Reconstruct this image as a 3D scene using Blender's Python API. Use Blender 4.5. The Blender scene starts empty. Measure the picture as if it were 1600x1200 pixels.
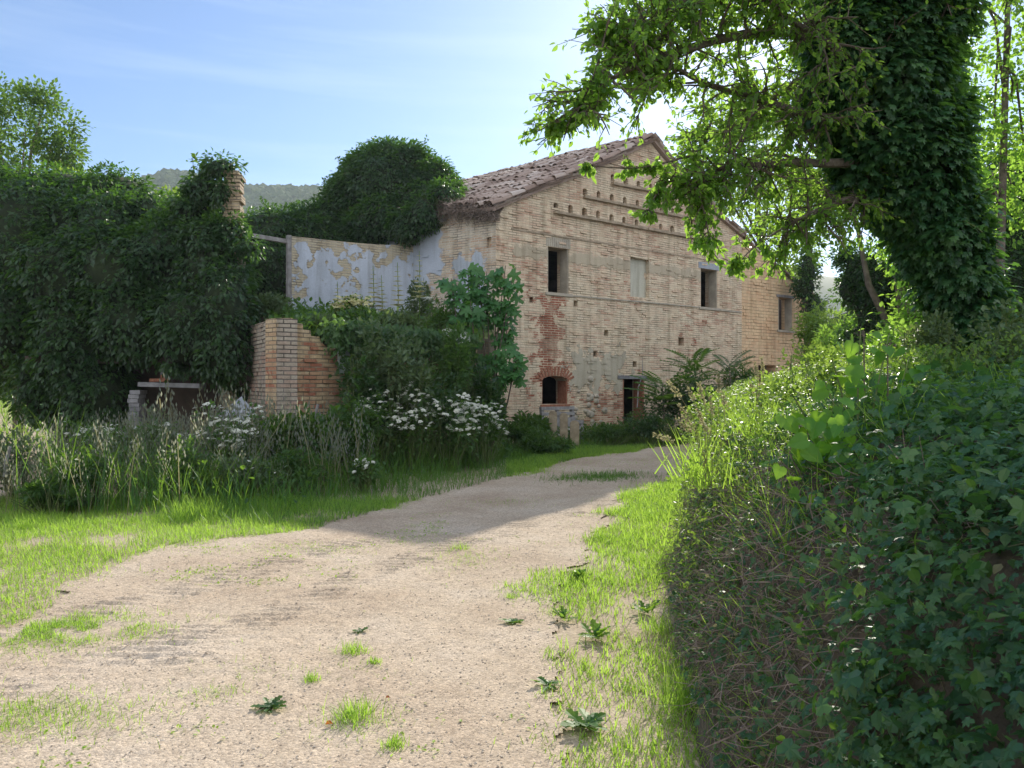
import bpy, math
import numpy as np
from mathutils import Vector, Matrix
from mathutils.geometry import delaunay_2d_cdt
R = math.radians
rng = np.random.default_rng(11)
U = rng.uniform
scene = bpy.context.scene
col = scene.collection
# ---------------------------------------------------------------- camera
F = 1202.0; CH = 1.6                     # focal length in pixels of a 1600 px wide picture, eye height
cam = bpy.data.objects.new('camera', bpy.data.cameras.new('camera')); col.objects.link(cam)
cam.data.sensor_width = 36; cam.data.lens = 36 * F / 1600
cam.data.clip_start = 0.05; cam.data.clip_end = 5000
cam.location = (0, 0, CH); cam.rotation_euler = (R(90), 0, 0)
scene.camera = cam
# ---------------------------------------------------------------- sky, sun, exposure
SUN_AZ, SUN_EL = R(17.9), R(29.0)
world = bpy.data.worlds.new('World'); scene.world = world; world.use_nodes = True
wn = world.node_tree; wn.nodes.clear()
wo = wn.nodes.new('ShaderNodeOutputWorld'); bg = wn.nodes.new('ShaderNodeBackground')
sky = wn.nodes.new('ShaderNodeTexSky'); sky.sky_type = 'NISHITA'; sky.sun_disc = False
sky.sun_elevation = SUN_EL; sky.sun_rotation = SUN_AZ
sky.air_density = 1.0; sky.dust_density = 0.45; sky.ozone_density = 6.0; sky.altitude = 200
bg.inputs[1].default_value = 0.075
tc = wn.nodes.new('ShaderNodeTexCoord')
mp = wn.nodes.new('ShaderNodeMapping'); mp.inputs['Rotation'].default_value = (0, R(14), R(20)); mp.inputs['Scale'].default_value = (1.1, 2.0, 16.0)
nz = wn.nodes.new('ShaderNodeTexNoise'); nz.inputs['Scale'].default_value = 1.6; nz.inputs['Detail'].default_value = 5; nz.inputs['Roughness'].default_value = .55
rp = wn.nodes.new('ShaderNodeValToRGB'); rp.color_ramp.elements[0].position = .50; rp.color_ramp.elements[1].position = .80
rp.color_ramp.elements[1].color = (.20, .20, .20, 1)
mx = wn.nodes.new('ShaderNodeMixRGB'); mx.inputs[2].default_value = (6.5, 7.4, 8.2, 1)
wn.links.new(tc.outputs['Generated'], mp.inputs[0]); wn.links.new(mp.outputs[0], nz.inputs[0])
wn.links.new(nz.outputs[0], rp.inputs[0]); wn.links.new(rp.outputs[0], mx.inputs[0])
# unseen white cloud bank added behind the camera as fill light for shaded walls
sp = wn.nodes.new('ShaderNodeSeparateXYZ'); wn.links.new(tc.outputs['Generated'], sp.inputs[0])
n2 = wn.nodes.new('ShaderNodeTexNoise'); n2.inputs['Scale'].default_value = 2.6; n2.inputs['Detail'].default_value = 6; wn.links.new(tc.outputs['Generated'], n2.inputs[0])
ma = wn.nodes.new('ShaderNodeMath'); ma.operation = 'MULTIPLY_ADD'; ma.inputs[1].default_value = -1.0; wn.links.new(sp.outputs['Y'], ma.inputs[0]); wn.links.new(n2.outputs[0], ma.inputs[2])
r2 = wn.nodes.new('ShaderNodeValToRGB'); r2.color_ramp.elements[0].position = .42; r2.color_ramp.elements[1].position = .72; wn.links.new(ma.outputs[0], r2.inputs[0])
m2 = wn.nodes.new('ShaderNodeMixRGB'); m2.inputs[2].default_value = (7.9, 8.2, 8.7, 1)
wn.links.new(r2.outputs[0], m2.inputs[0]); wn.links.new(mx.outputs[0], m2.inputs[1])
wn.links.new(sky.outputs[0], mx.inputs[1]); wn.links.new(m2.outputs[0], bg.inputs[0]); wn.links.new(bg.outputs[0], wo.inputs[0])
sl = bpy.data.lights.new('sun', 'SUN'); sl.energy = 3.2; sl.angle = R(.55); sl.color = (1, .93, .80)
sun = bpy.data.objects.new('sun', sl); col.objects.link(sun)
SV = Vector((math.sin(SUN_AZ) * math.cos(SUN_EL), math.cos(SUN_AZ) * math.cos(SUN_EL), math.sin(SUN_EL)))
sun.rotation_euler = SV.to_track_quat('Z', 'Y').to_euler(); sun.location = (8, 20, 20)
scene.view_settings.view_transform = 'Standard'; scene.view_settings.look = 'None'
scene.view_settings.exposure = 1.15; scene.view_settings.gamma = 1
scene.render.engine = 'CYCLES'
scene.cycles.max_bounces = 8; scene.cycles.transparent_max_bounces = 8
scene.cycles.sample_clamp_indirect = 6

HAZE = .00035
# ---------------------------------------------------------------- helpers
def P(px, py, Y):
    return np.array([(px - 800) / F * Y, Y, CH + (600 - py) / F * Y])
def hash3(i, j, k, s):
    n = (i * 374761393 + j * 668265263 + k * 2147483647 + s * 1274126177) & 0xffffffff
    n = ((n ^ (n >> 13)) * 1274126177) & 0xffffffff
    return ((n ^ (n >> 16)) & 0xffff) / 65535.0
def vn(p, f=1.0, s=0):                    # value noise -1..1 of an (n,3) array
    p = np.asarray(p, float) * f; i = np.floor(p).astype(np.int64); t = p - i; t = t * t * (3 - 2 * t)
    r = 0
    for a in (0, 1):
        for b in (0, 1):
            for c in (0, 1):
                w = (t[:, 0] if a else 1 - t[:, 0]) * (t[:, 1] if b else 1 - t[:, 1]) * (t[:, 2] if c else 1 - t[:, 2])
                r = r + w * hash3(i[:, 0] + a, i[:, 1] + b, i[:, 2] + c, s)
    return r * 2 - 1
def fbm(p, f=1.0, o=3, s=0):
    r = 0; a = 1; tt = 0
    for k in range(o):
        r = r + a * vn(p, f, s + k); tt += a; a *= .5; f *= 2.1
    return r / tt
def unit(a):
    return a / (np.linalg.norm(a, axis=-1, keepdims=True) + 1e-9)
def tag(o, label=None, cat=None, group=None, kind=None):
    for k, v in (('label', label), ('category', cat), ('group', group), ('kind', kind)):
        if v: o[k] = v
    return o
def empty(name, loc, label, cat, group=None):
    o = bpy.data.objects.new(name, None); col.objects.link(o); o.location = tuple(loc); o.empty_display_size = .2
    return tag(o, label, cat, group)
class MB:
    """collects verts / polygons (with uv and material slots) and links them as one mesh object"""
    def __init__(s): s.v = []; s.l = []; s.n = []; s.uv = []; s.m = []; s.c = 0
    def add(s, verts, faces, uvs=None, mi=0):
        verts = np.asarray(verts, float)
        s.v.append(verts); fl = [i + s.c for f in faces for i in f]
        s.l.append(np.array(fl, np.int64)); s.n.append(np.array([len(f) for f in faces], np.int64)); s.m.append(np.full(len(faces), mi))
        if uvs is None: uvs = [(verts[i][0] + verts[i][1], verts[i][2]) for f in faces for i in f]
        s.uv.append(np.asarray(uvs, float).reshape(-1, 2)); s.c += len(verts)
    def raw(s, verts, loops, counts, mi=None):
        s.v.append(verts); s.l.append(loops + s.c); s.n.append(counts); s.m.append(np.zeros(len(counts), int) if mi is None else mi)
        s.uv.append(verts[loops][:, :2].copy()); s.c += len(verts)
    def box(s, o, a, b, c, uvo=(0, 0), mi=0):
        o, a, b, c = map(lambda q: np.asarray(q, float), (o, a, b, c))
        vs = [o, o + a, o + a + b, o + b, o + c, o + a + c, o + a + b + c, o + b + c]
        la, lb, lc = map(np.linalg.norm, (a, b, c)); x, y = uvo
        fs = [(0, 3, 2, 1), (4, 5, 6, 7), (0, 1, 5, 4), (1, 2, 6, 5), (2, 3, 7, 6), (3, 0, 4, 7)]
        uv = [(x, y), (x, y + lb), (x + la, y + lb), (x + la, y), (x, y), (x + la, y), (x + la, y + lb), (x, y + lb),
              (x, y), (x + la, y), (x + la, y + lc), (x, y + lc), (x, y), (x + lb, y), (x + lb, y + lc), (x, y + lc),
              (x, y), (x + la, y), (x + la, y + lc), (x, y + lc), (x, y), (x + lb, y), (x + lb, y + lc), (x, y + lc)]
        s.add(vs, fs, uv, mi)
    def tube(s, pts, rad, n=6, mi=0, cap=True):
        pts = np.asarray(pts, float); k = len(pts); rad = np.broadcast_to(rad, (k,)) if np.ndim(rad) < 1 or len(np.atleast_1d(rad)) == 1 else np.asarray(rad)
        T = unit(np.gradient(pts, axis=0)); ref = np.array([.13, .21, 1.0]) if abs(T[0][2]) < .9 else np.array([1.0, .2, .1])
        vs = []
        for i in range(k):
            a = np.cross(T[i], ref); a /= np.linalg.norm(a) + 1e-9; b = np.cross(T[i], a)
            for j in range(n):
                an = 2 * math.pi * j / n; vs.append(pts[i] + rad[i] * (a * math.cos(an) + b * math.sin(an)))
        fs = [(i * n + j, i * n + (j + 1) % n, (i + 1) * n + (j + 1) % n, (i + 1) * n + j) for i in range(k - 1) for j in range(n)]
        if cap: fs += [tuple(range(n - 1, -1, -1)), tuple(range((k - 1) * n, k * n))]
        s.add(vs, fs, None, mi)
    def build(s, name, mats, parent=None, smooth=False, flip=False):
        me = bpy.data.meshes.new(name)
        v = np.concatenate(s.v); l = np.concatenate(s.l); n = np.concatenate(s.n); uv = np.concatenate(s.uv); m = np.concatenate(s.m)
        off = np.zeros(3)
        q = parent
        while q is not None: off = off + np.array(q.location); q = q.parent
        me.vertices.add(len(v)); me.vertices.foreach_set('co', (v - off).astype(np.float32).ravel())
        me.loops.add(len(l)); me.loops.foreach_set('vertex_index', l.astype(np.int32))
        me.polygons.add(len(n)); st = np.concatenate([[0], np.cumsum(n)[:-1]])
        me.polygons.foreach_set('loop_start', st.astype(np.int32)); me.polygons.foreach_set('loop_total', n.astype(np.int32))
        me.polygons.foreach_set('material_index', m.astype(np.int32))
        me.polygons.foreach_set('use_smooth', np.full(len(n), smooth))
        ul = me.uv_layers.new(name='UVMap'); ul.data.foreach_set('uv', uv.astype(np.float32).ravel())
        me.update(); me.validate()
        for q in (mats if isinstance(mats, (list, tuple)) else [mats]): me.materials.append(q)
        o = bpy.data.objects.new(name, me); col.objects.link(o)
        if parent is not None: o.parent = parent
        return o
def tpl(verts, faces, mi=None):
    return (np.array(verts, float), np.array([i for f in faces for i in f]), np.array([len(f) for f in faces]),
            np.zeros(len(faces), int) if mi is None else np.array(mi))
def scatter(mb, t, pos, dr, nr, sc, mi_off=0):
    """copies of template t: its y axis along dr, its z axis towards nr"""
    tv, tl, tn, tm = t; n = len(pos)
    if n == 0: return
    y = unit(np.asarray(dr, float)); z = np.asarray(nr, float); z = unit(z - (z * y).sum(1, keepdims=True) * y); x = np.cross(y, z)
    sc = np.asarray(sc, float)
    if sc.ndim == 0: sc = np.full(n, float(sc))
    if sc.ndim == 1: sc = np.stack([sc] * 3, 1)
    q = tv[None] * sc[:, None, :]
    V = pos[:, None, :] + q[..., 0:1] * x[:, None] + q[..., 1:2] * y[:, None] + q[..., 2:3] * z[:, None]
    L = (tl[None] + (np.arange(n) * len(tv))[:, None]).ravel()
    mb.raw(V.reshape(-1, 3), L, np.tile(tn, n), np.tile(tm, n) + mi_off)
def rdir(n):
    return unit(rng.normal(size=(n, 3)))
# leaf templates
OV = tpl([(0, 0, 0), (-.27, .3, .07), (.27, .3, .07), (-.26, .62, .05), (.26, .62, .05), (0, 1, -.08), (0, .3, 0), (0, .62, 0)],
         [(0, 6, 1), (0, 2, 6), (1, 6, 7, 3), (6, 2, 4, 7), (3, 7, 5), (7, 4, 5)])
DI = tpl([(0, 0, 0), (-.3, .45, .08), (.3, .45, .08), (0, 1, -.1)], [(0, 3, 1), (0, 2, 3)])
def fan(outl, c=(0, .4, .02)):
    n = len(outl); return tpl([c] + outl, [(0, i + 1, (i + 1) % n + 1) for i in range(n)])
IV = fan([(0, .02, 0), (.22, -.1, -.05), (.5, .12, -.09), (.3, .38, 0), (.42, .7, -.08), (.16, .68, 0), (0, 1.05, -.12), (-.16, .68, 0), (-.42, .7, -.08), (-.3, .38, 0), (-.5, .12, -.09), (-.22, -.1, -.05)])
HE = fan([(0, 0, 0), (.2, -.12, .02), (.44, .06, .05), (.46, .4, .05), (.22, .8, 0), (0, 1.08, -.1), (-.22, .8, 0), (-.46, .4, .05), (-.44, .06, .05), (-.2, -.12, .02)])
FIG = fan([(0, 0, 0), (.3, -.05, 0), (.55, .15, -.1), (.22, .35, 0), (.6, .55, -.1), (.5, .72, -.1), (.16, .62, 0), (.14, 1.0, -.12), (-.14, 1.0, -.12), (-.16, .62, 0), (-.5, .72, -.1), (-.6, .55, -.1), (-.22, .35, 0), (-.55, .15, -.1), (-.3, -.05, 0)])
BL = tpl([(-.5, 0, 0), (.5, 0, 0), (-.42, .35, .05), (.42, .35, .05), (-.28, .7, .2), (.28, .7, .2), (0, 1, .42)], [(0, 1, 3, 2), (2, 3, 5, 4), (4, 5, 6)])
# a flower head: little discs in a flat dome
_v = []; _f = []
for k in range(11):
    a = k * 2.4; r = .42 * math.sqrt(k / 11.0); cx, cz = r * math.cos(a), r * math.sin(a); y = .25 - r * r * .9; w = .13
    b = len(_v); _v += [(cx - w, y, cz - w), (cx + w, y + .03, cz - w), (cx + w, y, cz + w), (cx - w, y + .03, cz + w)]; _f.append((b, b + 1, b + 2, b + 3))
FL = tpl(_v, _f)
# dry grass stalk with a panicle: slot 0 stalk, slot 1 spikelets
_v = [(-.006, 0, 0), (.006, 0, 0), (.004, .45, .02), (-.004, .45, .02), (.0025, .95, .10), (-.0025, .95, .10)]; _f = [(0, 1, 2, 3), (3, 2, 4, 5)]; _m = [0, 0]
for k in range(16):
    y = .62 + .38 * k / 16; a = k * 2.4; rr = .075 * (1.15 - (y - .6) * 2.2) + .006; b = len(_v)
    c = (rr * math.cos(a), y, .055 + rr * math.sin(a) * .8); w = .0075
    _v += [(c[0] - w, c[1], c[2]), (c[0], c[1] - .022, c[2] + w), (c[0] + w, c[1] + .004, c[2]), (c[0], c[1] + .03, c[2] - w)]; _f.append((b, b + 1, b + 2, b + 3)); _m.append(1)
ST = tpl(_v, _f, _m)
# pinnate leaf (rachis with leaflets)
_v = [(-.008, 0, 0), (.008, 0, 0), (0, 1, -.25)]; _f = [(0, 1, 2)]
for k in range(9):
    y = .12 + .1 * k; z = -.25 * y * y; L = .2 * (1.1 - .55 * abs(y - .45))
    for sgn in (-1, 1):
        b = len(_v); _v += [(0, y, z), (sgn * L * .5, y - .015 + .04, z - .01), (sgn * L, y + .1, z - .05), (sgn * L * .45, y + .085, z - .005)]
        _f.append((b, b + 1, b + 2, b + 3) if sgn > 0 else (b + 3, b + 2, b + 1, b))
PIN = tpl(_v, _f)

# ---------------------------------------------------------------- materials
def mat(name):
    m = bpy.data.materials.new(name); m.use_nodes = True; nt = m.node_tree; nt.nodes.clear()
    o = nt.nodes.new('ShaderNodeOutputMaterial'); return m, nt, o
def N(nt, t, **k):
    n = nt.nodes.new('ShaderNode' + t)
    for a, b in k.items():
        if a.startswith('i_'): n.inputs[int(a[2:]) if a[2:].isdigit() else a[2:]].default_value = b
        else: setattr(n, a, b)
    return n
def ramp(nt, stops, src=None):
    r = nt.nodes.new('ShaderNodeValToRGB'); e = r.color_ramp.elements
    while len(e) < len(stops): e.new(.5)
    for q, (p, c) in zip(e, stops): q.position = p; q.color = (*c, 1) if len(c) == 3 else c
    if src is not None: nt.links.new(src, r.inputs[0])
    return r
def leafmat(name, cols, trans, fac=.4, rough=.42, spec=.5):
    m, nt, o = mat(name)
    g = N(nt, 'NewGeometry'); tx = N(nt, 'TexCoord'); nz = N(nt, 'TexNoise'); nz.inputs['Scale'].default_value = 1.3; nz.inputs['Detail'].default_value = 3
    nt.links.new(tx.outputs['Object'], nz.inputs[0])
    a = N(nt, 'Math', operation='MULTIPLY_ADD'); a.inputs[1].default_value = .55; nt.links.new(g.outputs['Random Per Island'], a.inputs[0])
    b = N(nt, 'Math', operation='MULTIPLY'); b.inputs[1].default_value = .45; nt.links.new(nz.outputs[0], b.inputs[0]); nt.links.new(b.outputs[0], a.inputs[2])
    k = len(cols); r = ramp(nt, [(.15 + .7 * i / max(1, k - 1), c) for i, c in enumerate(cols)], a.outputs[0])
    p = N(nt, 'BsdfPrincipled'); p.inputs['Roughness'].default_value = rough; p.inputs['Specular IOR Level'].default_value = spec
    nt.links.new(r.outputs[0], p.inputs['Base Color'])
    t = N(nt, 'BsdfTranslucent')
    mm = N(nt, 'MixRGB', blend_type='MULTIPLY'); mm.inputs[0].default_value = .35; mm.inputs[1].default_value = (*trans, 1)
    r2 = ramp(nt, [(0, (.45, .5, .3)), (1, (1, 1, 1))], g.outputs['Random Per Island']); nt.links.new(r2.outputs[0], mm.inputs[2]); nt.links.new(mm.outputs[0], t.inputs[0])
    s = N(nt, 'MixShader'); s.inputs[0].default_value = fac; nt.links.new(p.outputs[0], s.inputs[1]); nt.links.new(t.outputs[0], s.inputs[2])
    nt.links.new(s.outputs[0], o.inputs[0]); return m
def plain(name, c1, c2, scale=8, rough=.85, bump=.3, detail=6, bscale=None):
    m, nt, o = mat(name); tx = N(nt, 'TexCoord'); nz = N(nt, 'TexNoise'); nz.inputs['Scale'].default_value = scale; nz.inputs['Detail'].default_value = detail
    nt.links.new(tx.outputs['Object'], nz.inputs[0]); r = ramp(nt, [(.3, c1), (.7, c2)], nz.outputs[0])
    p = N(nt, 'BsdfPrincipled'); p.inputs['Roughness'].default_value = rough; nt.links.new(r.outputs[0], p.inputs['Base Color'])
    nb = N(nt, 'TexNoise'); nb.inputs['Scale'].default_value = bscale or scale * 4; nb.inputs['Detail'].default_value = 5; nt.links.new(tx.outputs['Object'], nb.inputs[0])
    b = N(nt, 'Bump'); b.inputs['Strength'].default_value = bump; b.inputs['Distance'].default_value = .02
    nt.links.new(nb.outputs[0], b.inputs['Height']); nt.links.new(b.outputs[0], p.inputs['Normal']); nt.links.new(p.outputs[0], o.inputs[0]); return m
def brickmat(name, cols, mortar, red=(), plaster=None, bw=.27, rh=.066, wash=.35, seed=0, mort=.011):
    """bricks laid by UV in metres. red: list of (u0,u1,v0,v1) where old repairs are in red brick; plaster: (u0,u1,v0,v1) with surviving render"""
    m, nt, o = mat(name); L = nt.links.new
    uv = N(nt, 'UVMap'); mpn = N(nt, 'Mapping'); mpn.inputs['Location'].default_value = (seed, 0, 0); L(uv.outputs[0], mpn.inputs[0])
    nd = N(nt, 'TexNoise'); nd.inputs['Scale'].default_value = 2.2; nd.inputs['Detail'].default_value = 4; L(mpn.outputs[0], nd.inputs[0])
    sub = N(nt, 'VectorMath', operation='SUBTRACT'); sub.inputs[1].default_value = (.5, .5, .5); L(nd.outputs['Color'], sub.inputs[0])
    scl = N(nt, 'VectorMath', operation='SCALE'); scl.inputs['Scale'].default_value = .022; L(sub.outputs[0], scl.inputs[0])
    ad = N(nt, 'VectorMath', operation='ADD'); L(uv.outputs[0], ad.inputs[0]); L(scl.outputs[0], ad.inputs[1])
    br = N(nt, 'TexBrick'); br.offset = .5; br.inputs['Color1'].default_value = (0, 0, 0, 1); br.inputs['Color2'].default_value = (1, 1, 1, 1); br.inputs['Mortar'].default_value = (.5, .5, .5, 1)
    br.inputs['Scale'].default_value = 1; br.inputs['Mortar Size'].default_value = mort; br.inputs['Mortar Smooth'].default_value = .35; br.inputs['Brick Width'].default_value = bw; br.inputs['Row Height'].default_value = rh
    L(ad.outputs[0], br.inputs[0])
    n1 = N(nt, 'TexNoise'); n1.inputs['Scale'].default_value = .9; n1.inputs['Detail'].default_value = 7; n1.inputs['Roughness'].default_value = .62; L(mpn.outputs[0], n1.inputs[0])
    n1s = N(nt, 'MapRange'); n1s.inputs[1].default_value = .32; n1s.inputs[2].default_value = .68; n1s.inputs[3].default_value = -.24; n1s.inputs[4].default_value = .2; L(n1.outputs[0], n1s.inputs[0])
    f = N(nt, 'Math', operation='MULTIPLY_ADD'); f.inputs[1].default_value = .52; L(br.outputs['Color'], f.inputs[0]); L(n1s.outputs[0], f.inputs[2])
    f2 = N(nt, 'Math', operation='ADD'); f2.inputs[1].default_value = .12; L(f.outputs[0], f2.inputs[0]); val = f2.outputs[0]
    sx = N(nt, 'SeparateXYZ'); L(ad.outputs[0], sx.inputs[0])
    n3 = N(nt, 'TexNoise'); n3.inputs['Scale'].default_value = 3.2; n3.inputs['Detail'].default_value = 5; L(mpn.outputs[0], n3.inputs[0])
    def region(u0, u1, v0, v1, soft=.28):
        outs = []
        for ax, a, b in ((0, u0, u1), (1, v0, v1)):
            s1 = N(nt, 'Math', operation='SUBTRACT'); L(sx.outputs[ax], s1.inputs[0]); s1.inputs[1].default_value = (a + b) / 2
            s2 = N(nt, 'Math', operation='ABSOLUTE'); L(s1.outputs[0], s2.inputs[0])
            s3 = N(nt, 'Math', operation='SUBTRACT'); s3.inputs[0].default_value = (b - a) / 2; L(s2.outputs[0], s3.inputs[1]); outs.append(s3.outputs[0])
        mn = N(nt, 'Math', operation='MINIMUM'); L(outs[0], mn.inputs[0]); L(outs[1], mn.inputs[1])
        nn = N(nt, 'MapRange'); nn.inputs[1].default_value = .3; nn.inputs[2].default_value = .7; nn.inputs[3].default_value = -soft; nn.inputs[4].default_value = soft; L(n3.outputs[0], nn.inputs[0])
        a2 = N(nt, 'Math', operation='ADD'); L(mn.outputs[0], a2.inputs[0]); L(nn.outputs[0], a2.inputs[1])
        mr = N(nt, 'MapRange'); mr.inputs[1].default_value = -.02; mr.inputs[2].default_value = .04; L(a2.outputs[0], mr.inputs[0]); return mr.outputs[0]
    for rg in red:
        g = region(*rg[:4], .55); ml = N(nt, 'Math', operation='MULTIPLY_ADD'); ml.inputs[1].default_value = rg[4] if len(rg) > 4 else .5; L(g, ml.inputs[0]); L(val, ml.inputs[2]); val = ml.outputs[0]
    k = len(cols); cr = ramp(nt, [(.08 + .84 * i / (k - 1), c) for i, c in enumerate(cols)], val)
    n4 = N(nt, 'TexNoise'); n4.inputs['Scale'].default_value = 30; n4.inputs['Detail'].default_value = 6; L(mpn.outputs[0], n4.inputs[0])
    gr = ramp(nt, [(.25, (.68, .68, .68)), (.7, (1.1, 1.1, 1.1))], n4.outputs[0])
    mu = N(nt, 'MixRGB', blend_type='MULTIPLY'); mu.inputs[0].default_value = .8; L(cr.outputs[0], mu.inputs[1]); L(gr.outputs[0], mu.inputs[2])
    # washes of old lime render over bricks
    n5 = N(nt, 'TexNoise'); n5.inputs['Scale'].default_value = 1.7; n5.inputs['Detail'].default_value = 8; n5.inputs['Roughness'].default_value = .7; L(mpn.outputs[0], n5.inputs[0])
    wr = ramp(nt, [(.5, (0, 0, 0)), (.62, (wash,) * 3)], n5.outputs[0])
    wm = N(nt, 'MixRGB'); wm.inputs[2].default_value = (*mortar, 1); L(wr.outputs[0], wm.inputs[0]); L(mu.outputs[0], wm.inputs[1])
    mo = N(nt, 'MixRGB'); L(br.outputs['Fac'], mo.inputs[0]); L(wm.outputs[0], mo.inputs[1])
    # mortar: pale where it survives, raked out and dirty elsewhere
    n6 = N(nt, 'TexNoise'); n6.inputs['Scale'].default_value = 2.5; n6.inputs['Detail'].default_value = 6; L(mpn.outputs[0], n6.inputs[0])
    mr2 = ramp(nt, [(.42, tuple(c * .5 for c in mortar)), (.56, mortar)], n6.outputs[0]); L(mr2.outputs[0], mo.inputs[2])
    # rain streaks and lichen
    ms = N(nt, 'Mapping'); ms.inputs['Scale'].default_value = (3.5, .35, 1); L(uv.outputs[0], ms.inputs[0]); n7 = N(nt, 'TexNoise'); n7.inputs['Scale'].default_value = 1.5; n7.inputs['Detail'].default_value = 6; L(ms.outputs[0], n7.inputs[0])
    sr = ramp(nt, [(.46, (1, 1, 1)), (.72, (.62, .60, .56))], n7.outputs[0]); st = N(nt, 'MixRGB', blend_type='MULTIPLY'); st.inputs[0].default_value = .8; L(mo.outputs[0], st.inputs[1]); L(sr.outputs[0], st.inputs[2])
    c_out = st.outputs[0]; pl = None
    if plaster:
        for q in plaster:
            g = region(*q[:4], q[4] if len(q) > 4 else .5)
            npn = ramp(nt, [(.3, (.38, .42, .50)), (.65, (.52, .57, .67))], n1.outputs[0]) if len(q) < 6 else ramp(nt, [(.3, q[5]), (.7, tuple(c * 1.25 for c in q[5]))], n1.outputs[0])
            dm = N(nt, 'MixRGB', blend_type='MULTIPLY'); dm.inputs[0].default_value = .75; L(npn.outputs[0], dm.inputs[1]); L(sr.outputs[0], dm.inputs[2]); dm2 = N(nt, 'MixRGB', blend_type='MULTIPLY'); dm2.inputs[0].default_value = .45; L(dm.outputs[0], dm2.inputs[1]); L(gr.outputs[0], dm2.inputs[2])
            pm = N(nt, 'MixRGB'); L(g, pm.inputs[0]); L(c_out, pm.inputs[1]); L(dm2.outputs[0], pm.inputs[2]); c_out = pm.outputs[0]
            if pl is None: pl = g
            else:
                mxx = N(nt, 'Math', operation='MAXIMUM'); L(pl, mxx.inputs[0]); L(g, mxx.inputs[1]); pl = mxx.outputs[0]
    p = N(nt, 'BsdfPrincipled'); p.inputs['Roughness'].default_value = .92; p.inputs['Specular IOR Level'].default_value = .2; L(c_out, p.inputs['Base Color'])
    h1 = N(nt, 'Math', operation='MULTIPLY_ADD'); h1.inputs[1].default_value = -1.0; L(br.outputs['Fac'], h1.inputs[0])
    h0 = N(nt, 'Math', operation='MULTIPLY'); h0.inputs[1].default_value = .5; L(n4.outputs[0], h0.inputs[0]); L(h0.outputs[0], h1.inputs[2])
    h2 = N(nt, 'Math', operation='MULTIPLY_ADD'); h2.inputs[1].default_value = .5; L(br.outputs['Color'], h2.inputs[0]); L(h1.outputs[0], h2.inputs[2]); hh = h2.outputs[0]
    if pl is not None:
        hm = N(nt, 'MixRGB'); L(pl, hm.inputs[0]); L(hh, hm.inputs[1]); hm.inputs[2].default_value = (1.6, 1.6, 1.6, 1); hh = hm.outputs[0]
    b = N(nt, 'Bump'); b.inputs['Strength'].default_value = .9; b.inputs['Distance'].default_value = .014; L(hh, b.inputs['Height']); L(b.outputs[0], p.inputs['Normal'])
    L(p.outputs[0], o.inputs[0]); return m
M = {}
M['bark'] = plain('bark', (.07, .055, .04), (.17, .14, .11), 14, bump=.8)
M['wood'] = plain('weathered_wood', (.17, .16, .16), (.32, .31, .31), 9, bump=.4)
M['deadwood'] = plain('dead_stems', (.11, .085, .07), (.27, .215, .185), 20)
M['stem'] = plain('green_stem', (.07, .11, .03), (.14, .18, .06), 12, bump=.1)
M['stone'] = plain('pale_stone', (.13, .13, .14), (.27, .27, .28), 6, bump=.6)
M['sill'] = plain('sill_stone', (.30, .27, .22), (.46, .41, .33), 5, bump=.6)
M['concrete'] = plain('concrete', (.25, .28, .33), (.38, .41, .46), 5, bump=.3)
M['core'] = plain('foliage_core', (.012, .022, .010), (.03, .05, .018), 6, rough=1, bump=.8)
M['flower'] = leafmat('white_petals', [(.60, .62, .55), (.80, .80, .72)], (.7, .7, .55), .3, .6, .2)
M['cream_flower'] = leafmat('cream_petals', [(.62, .58, .30), (.78, .75, .48)], (.8, .75, .4), .4, .6, .2)
M['ivy'] = leafmat('ivy_leaf', [(.010, .032, .016), (.018, .050, .021), (.036, .080, .027)], (.18, .40, .04), .30, .40, .5)
M['ivy_near'] = leafmat('ivy_leaf_glossy', [(.014, .055, .026), (.03, .09, .038), (.07, .145, .05)], (.22, .48, .06), .3, .42, .4)
M['tree'] = leafmat('tree_leaf', [(.035, .085, .02), (.06, .13, .025), (.09, .16, .03)], (.50, .82, .10), .5, .4, .4)
M['light'] = leafmat('light_leaf', [(.05, .11, .025), (.09, .17, .035)], (.42, .62, .08), .45, .45, .4)
M['bush'] = leafmat('bush_leaf', [(.018, .055, .018), (.035, .088, .025), (.06, .12, .04)], (.28, .5, .05), .35, .5, .4)
M['fig'] = leafmat('fig_leaf', [(.035, .12, .04), (.06, .17, .05)], (.25, .55, .06), .35, .45, .4)
M['heart'] = leafmat('broad_leaf', [(.04, .14, .025), (.07, .20, .04)], (.5, .85, .05), .46, .45, .3)
M['grass'] = leafmat('grass_blade', [(.09, .18, .03), (.14, .26, .04), (.24, .33, .07)], (.58, .88, .10), .5, .5, .3)
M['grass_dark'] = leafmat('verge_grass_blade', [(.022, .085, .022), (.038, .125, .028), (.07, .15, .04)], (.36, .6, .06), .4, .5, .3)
M['straw'] = leafmat('dry_grass', [(.09, .10, .045), (.15, .15, .08), (.24, .22, .13)], (.6, .55, .3), .35, .6, .3)
M['silver'] = leafmat('pale_seed_head', [(.06, .08, .05), (.15, .17, .13)], (.6, .6, .45), .35, .6, .3)
M['hedge'] = leafmat('grey_green_leaf', [(.05, .09, .04), (.10, .15, .08)], (.3, .42, .1), .3, .5, .4)
CB = [(.76, .65, .49), (.74, .61, .45), (.70, .55, .40), (.64, .46, .34), (.56, .34, .24), (.37, .14, .09)]
MORT = (.70, .58, .43)

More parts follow.
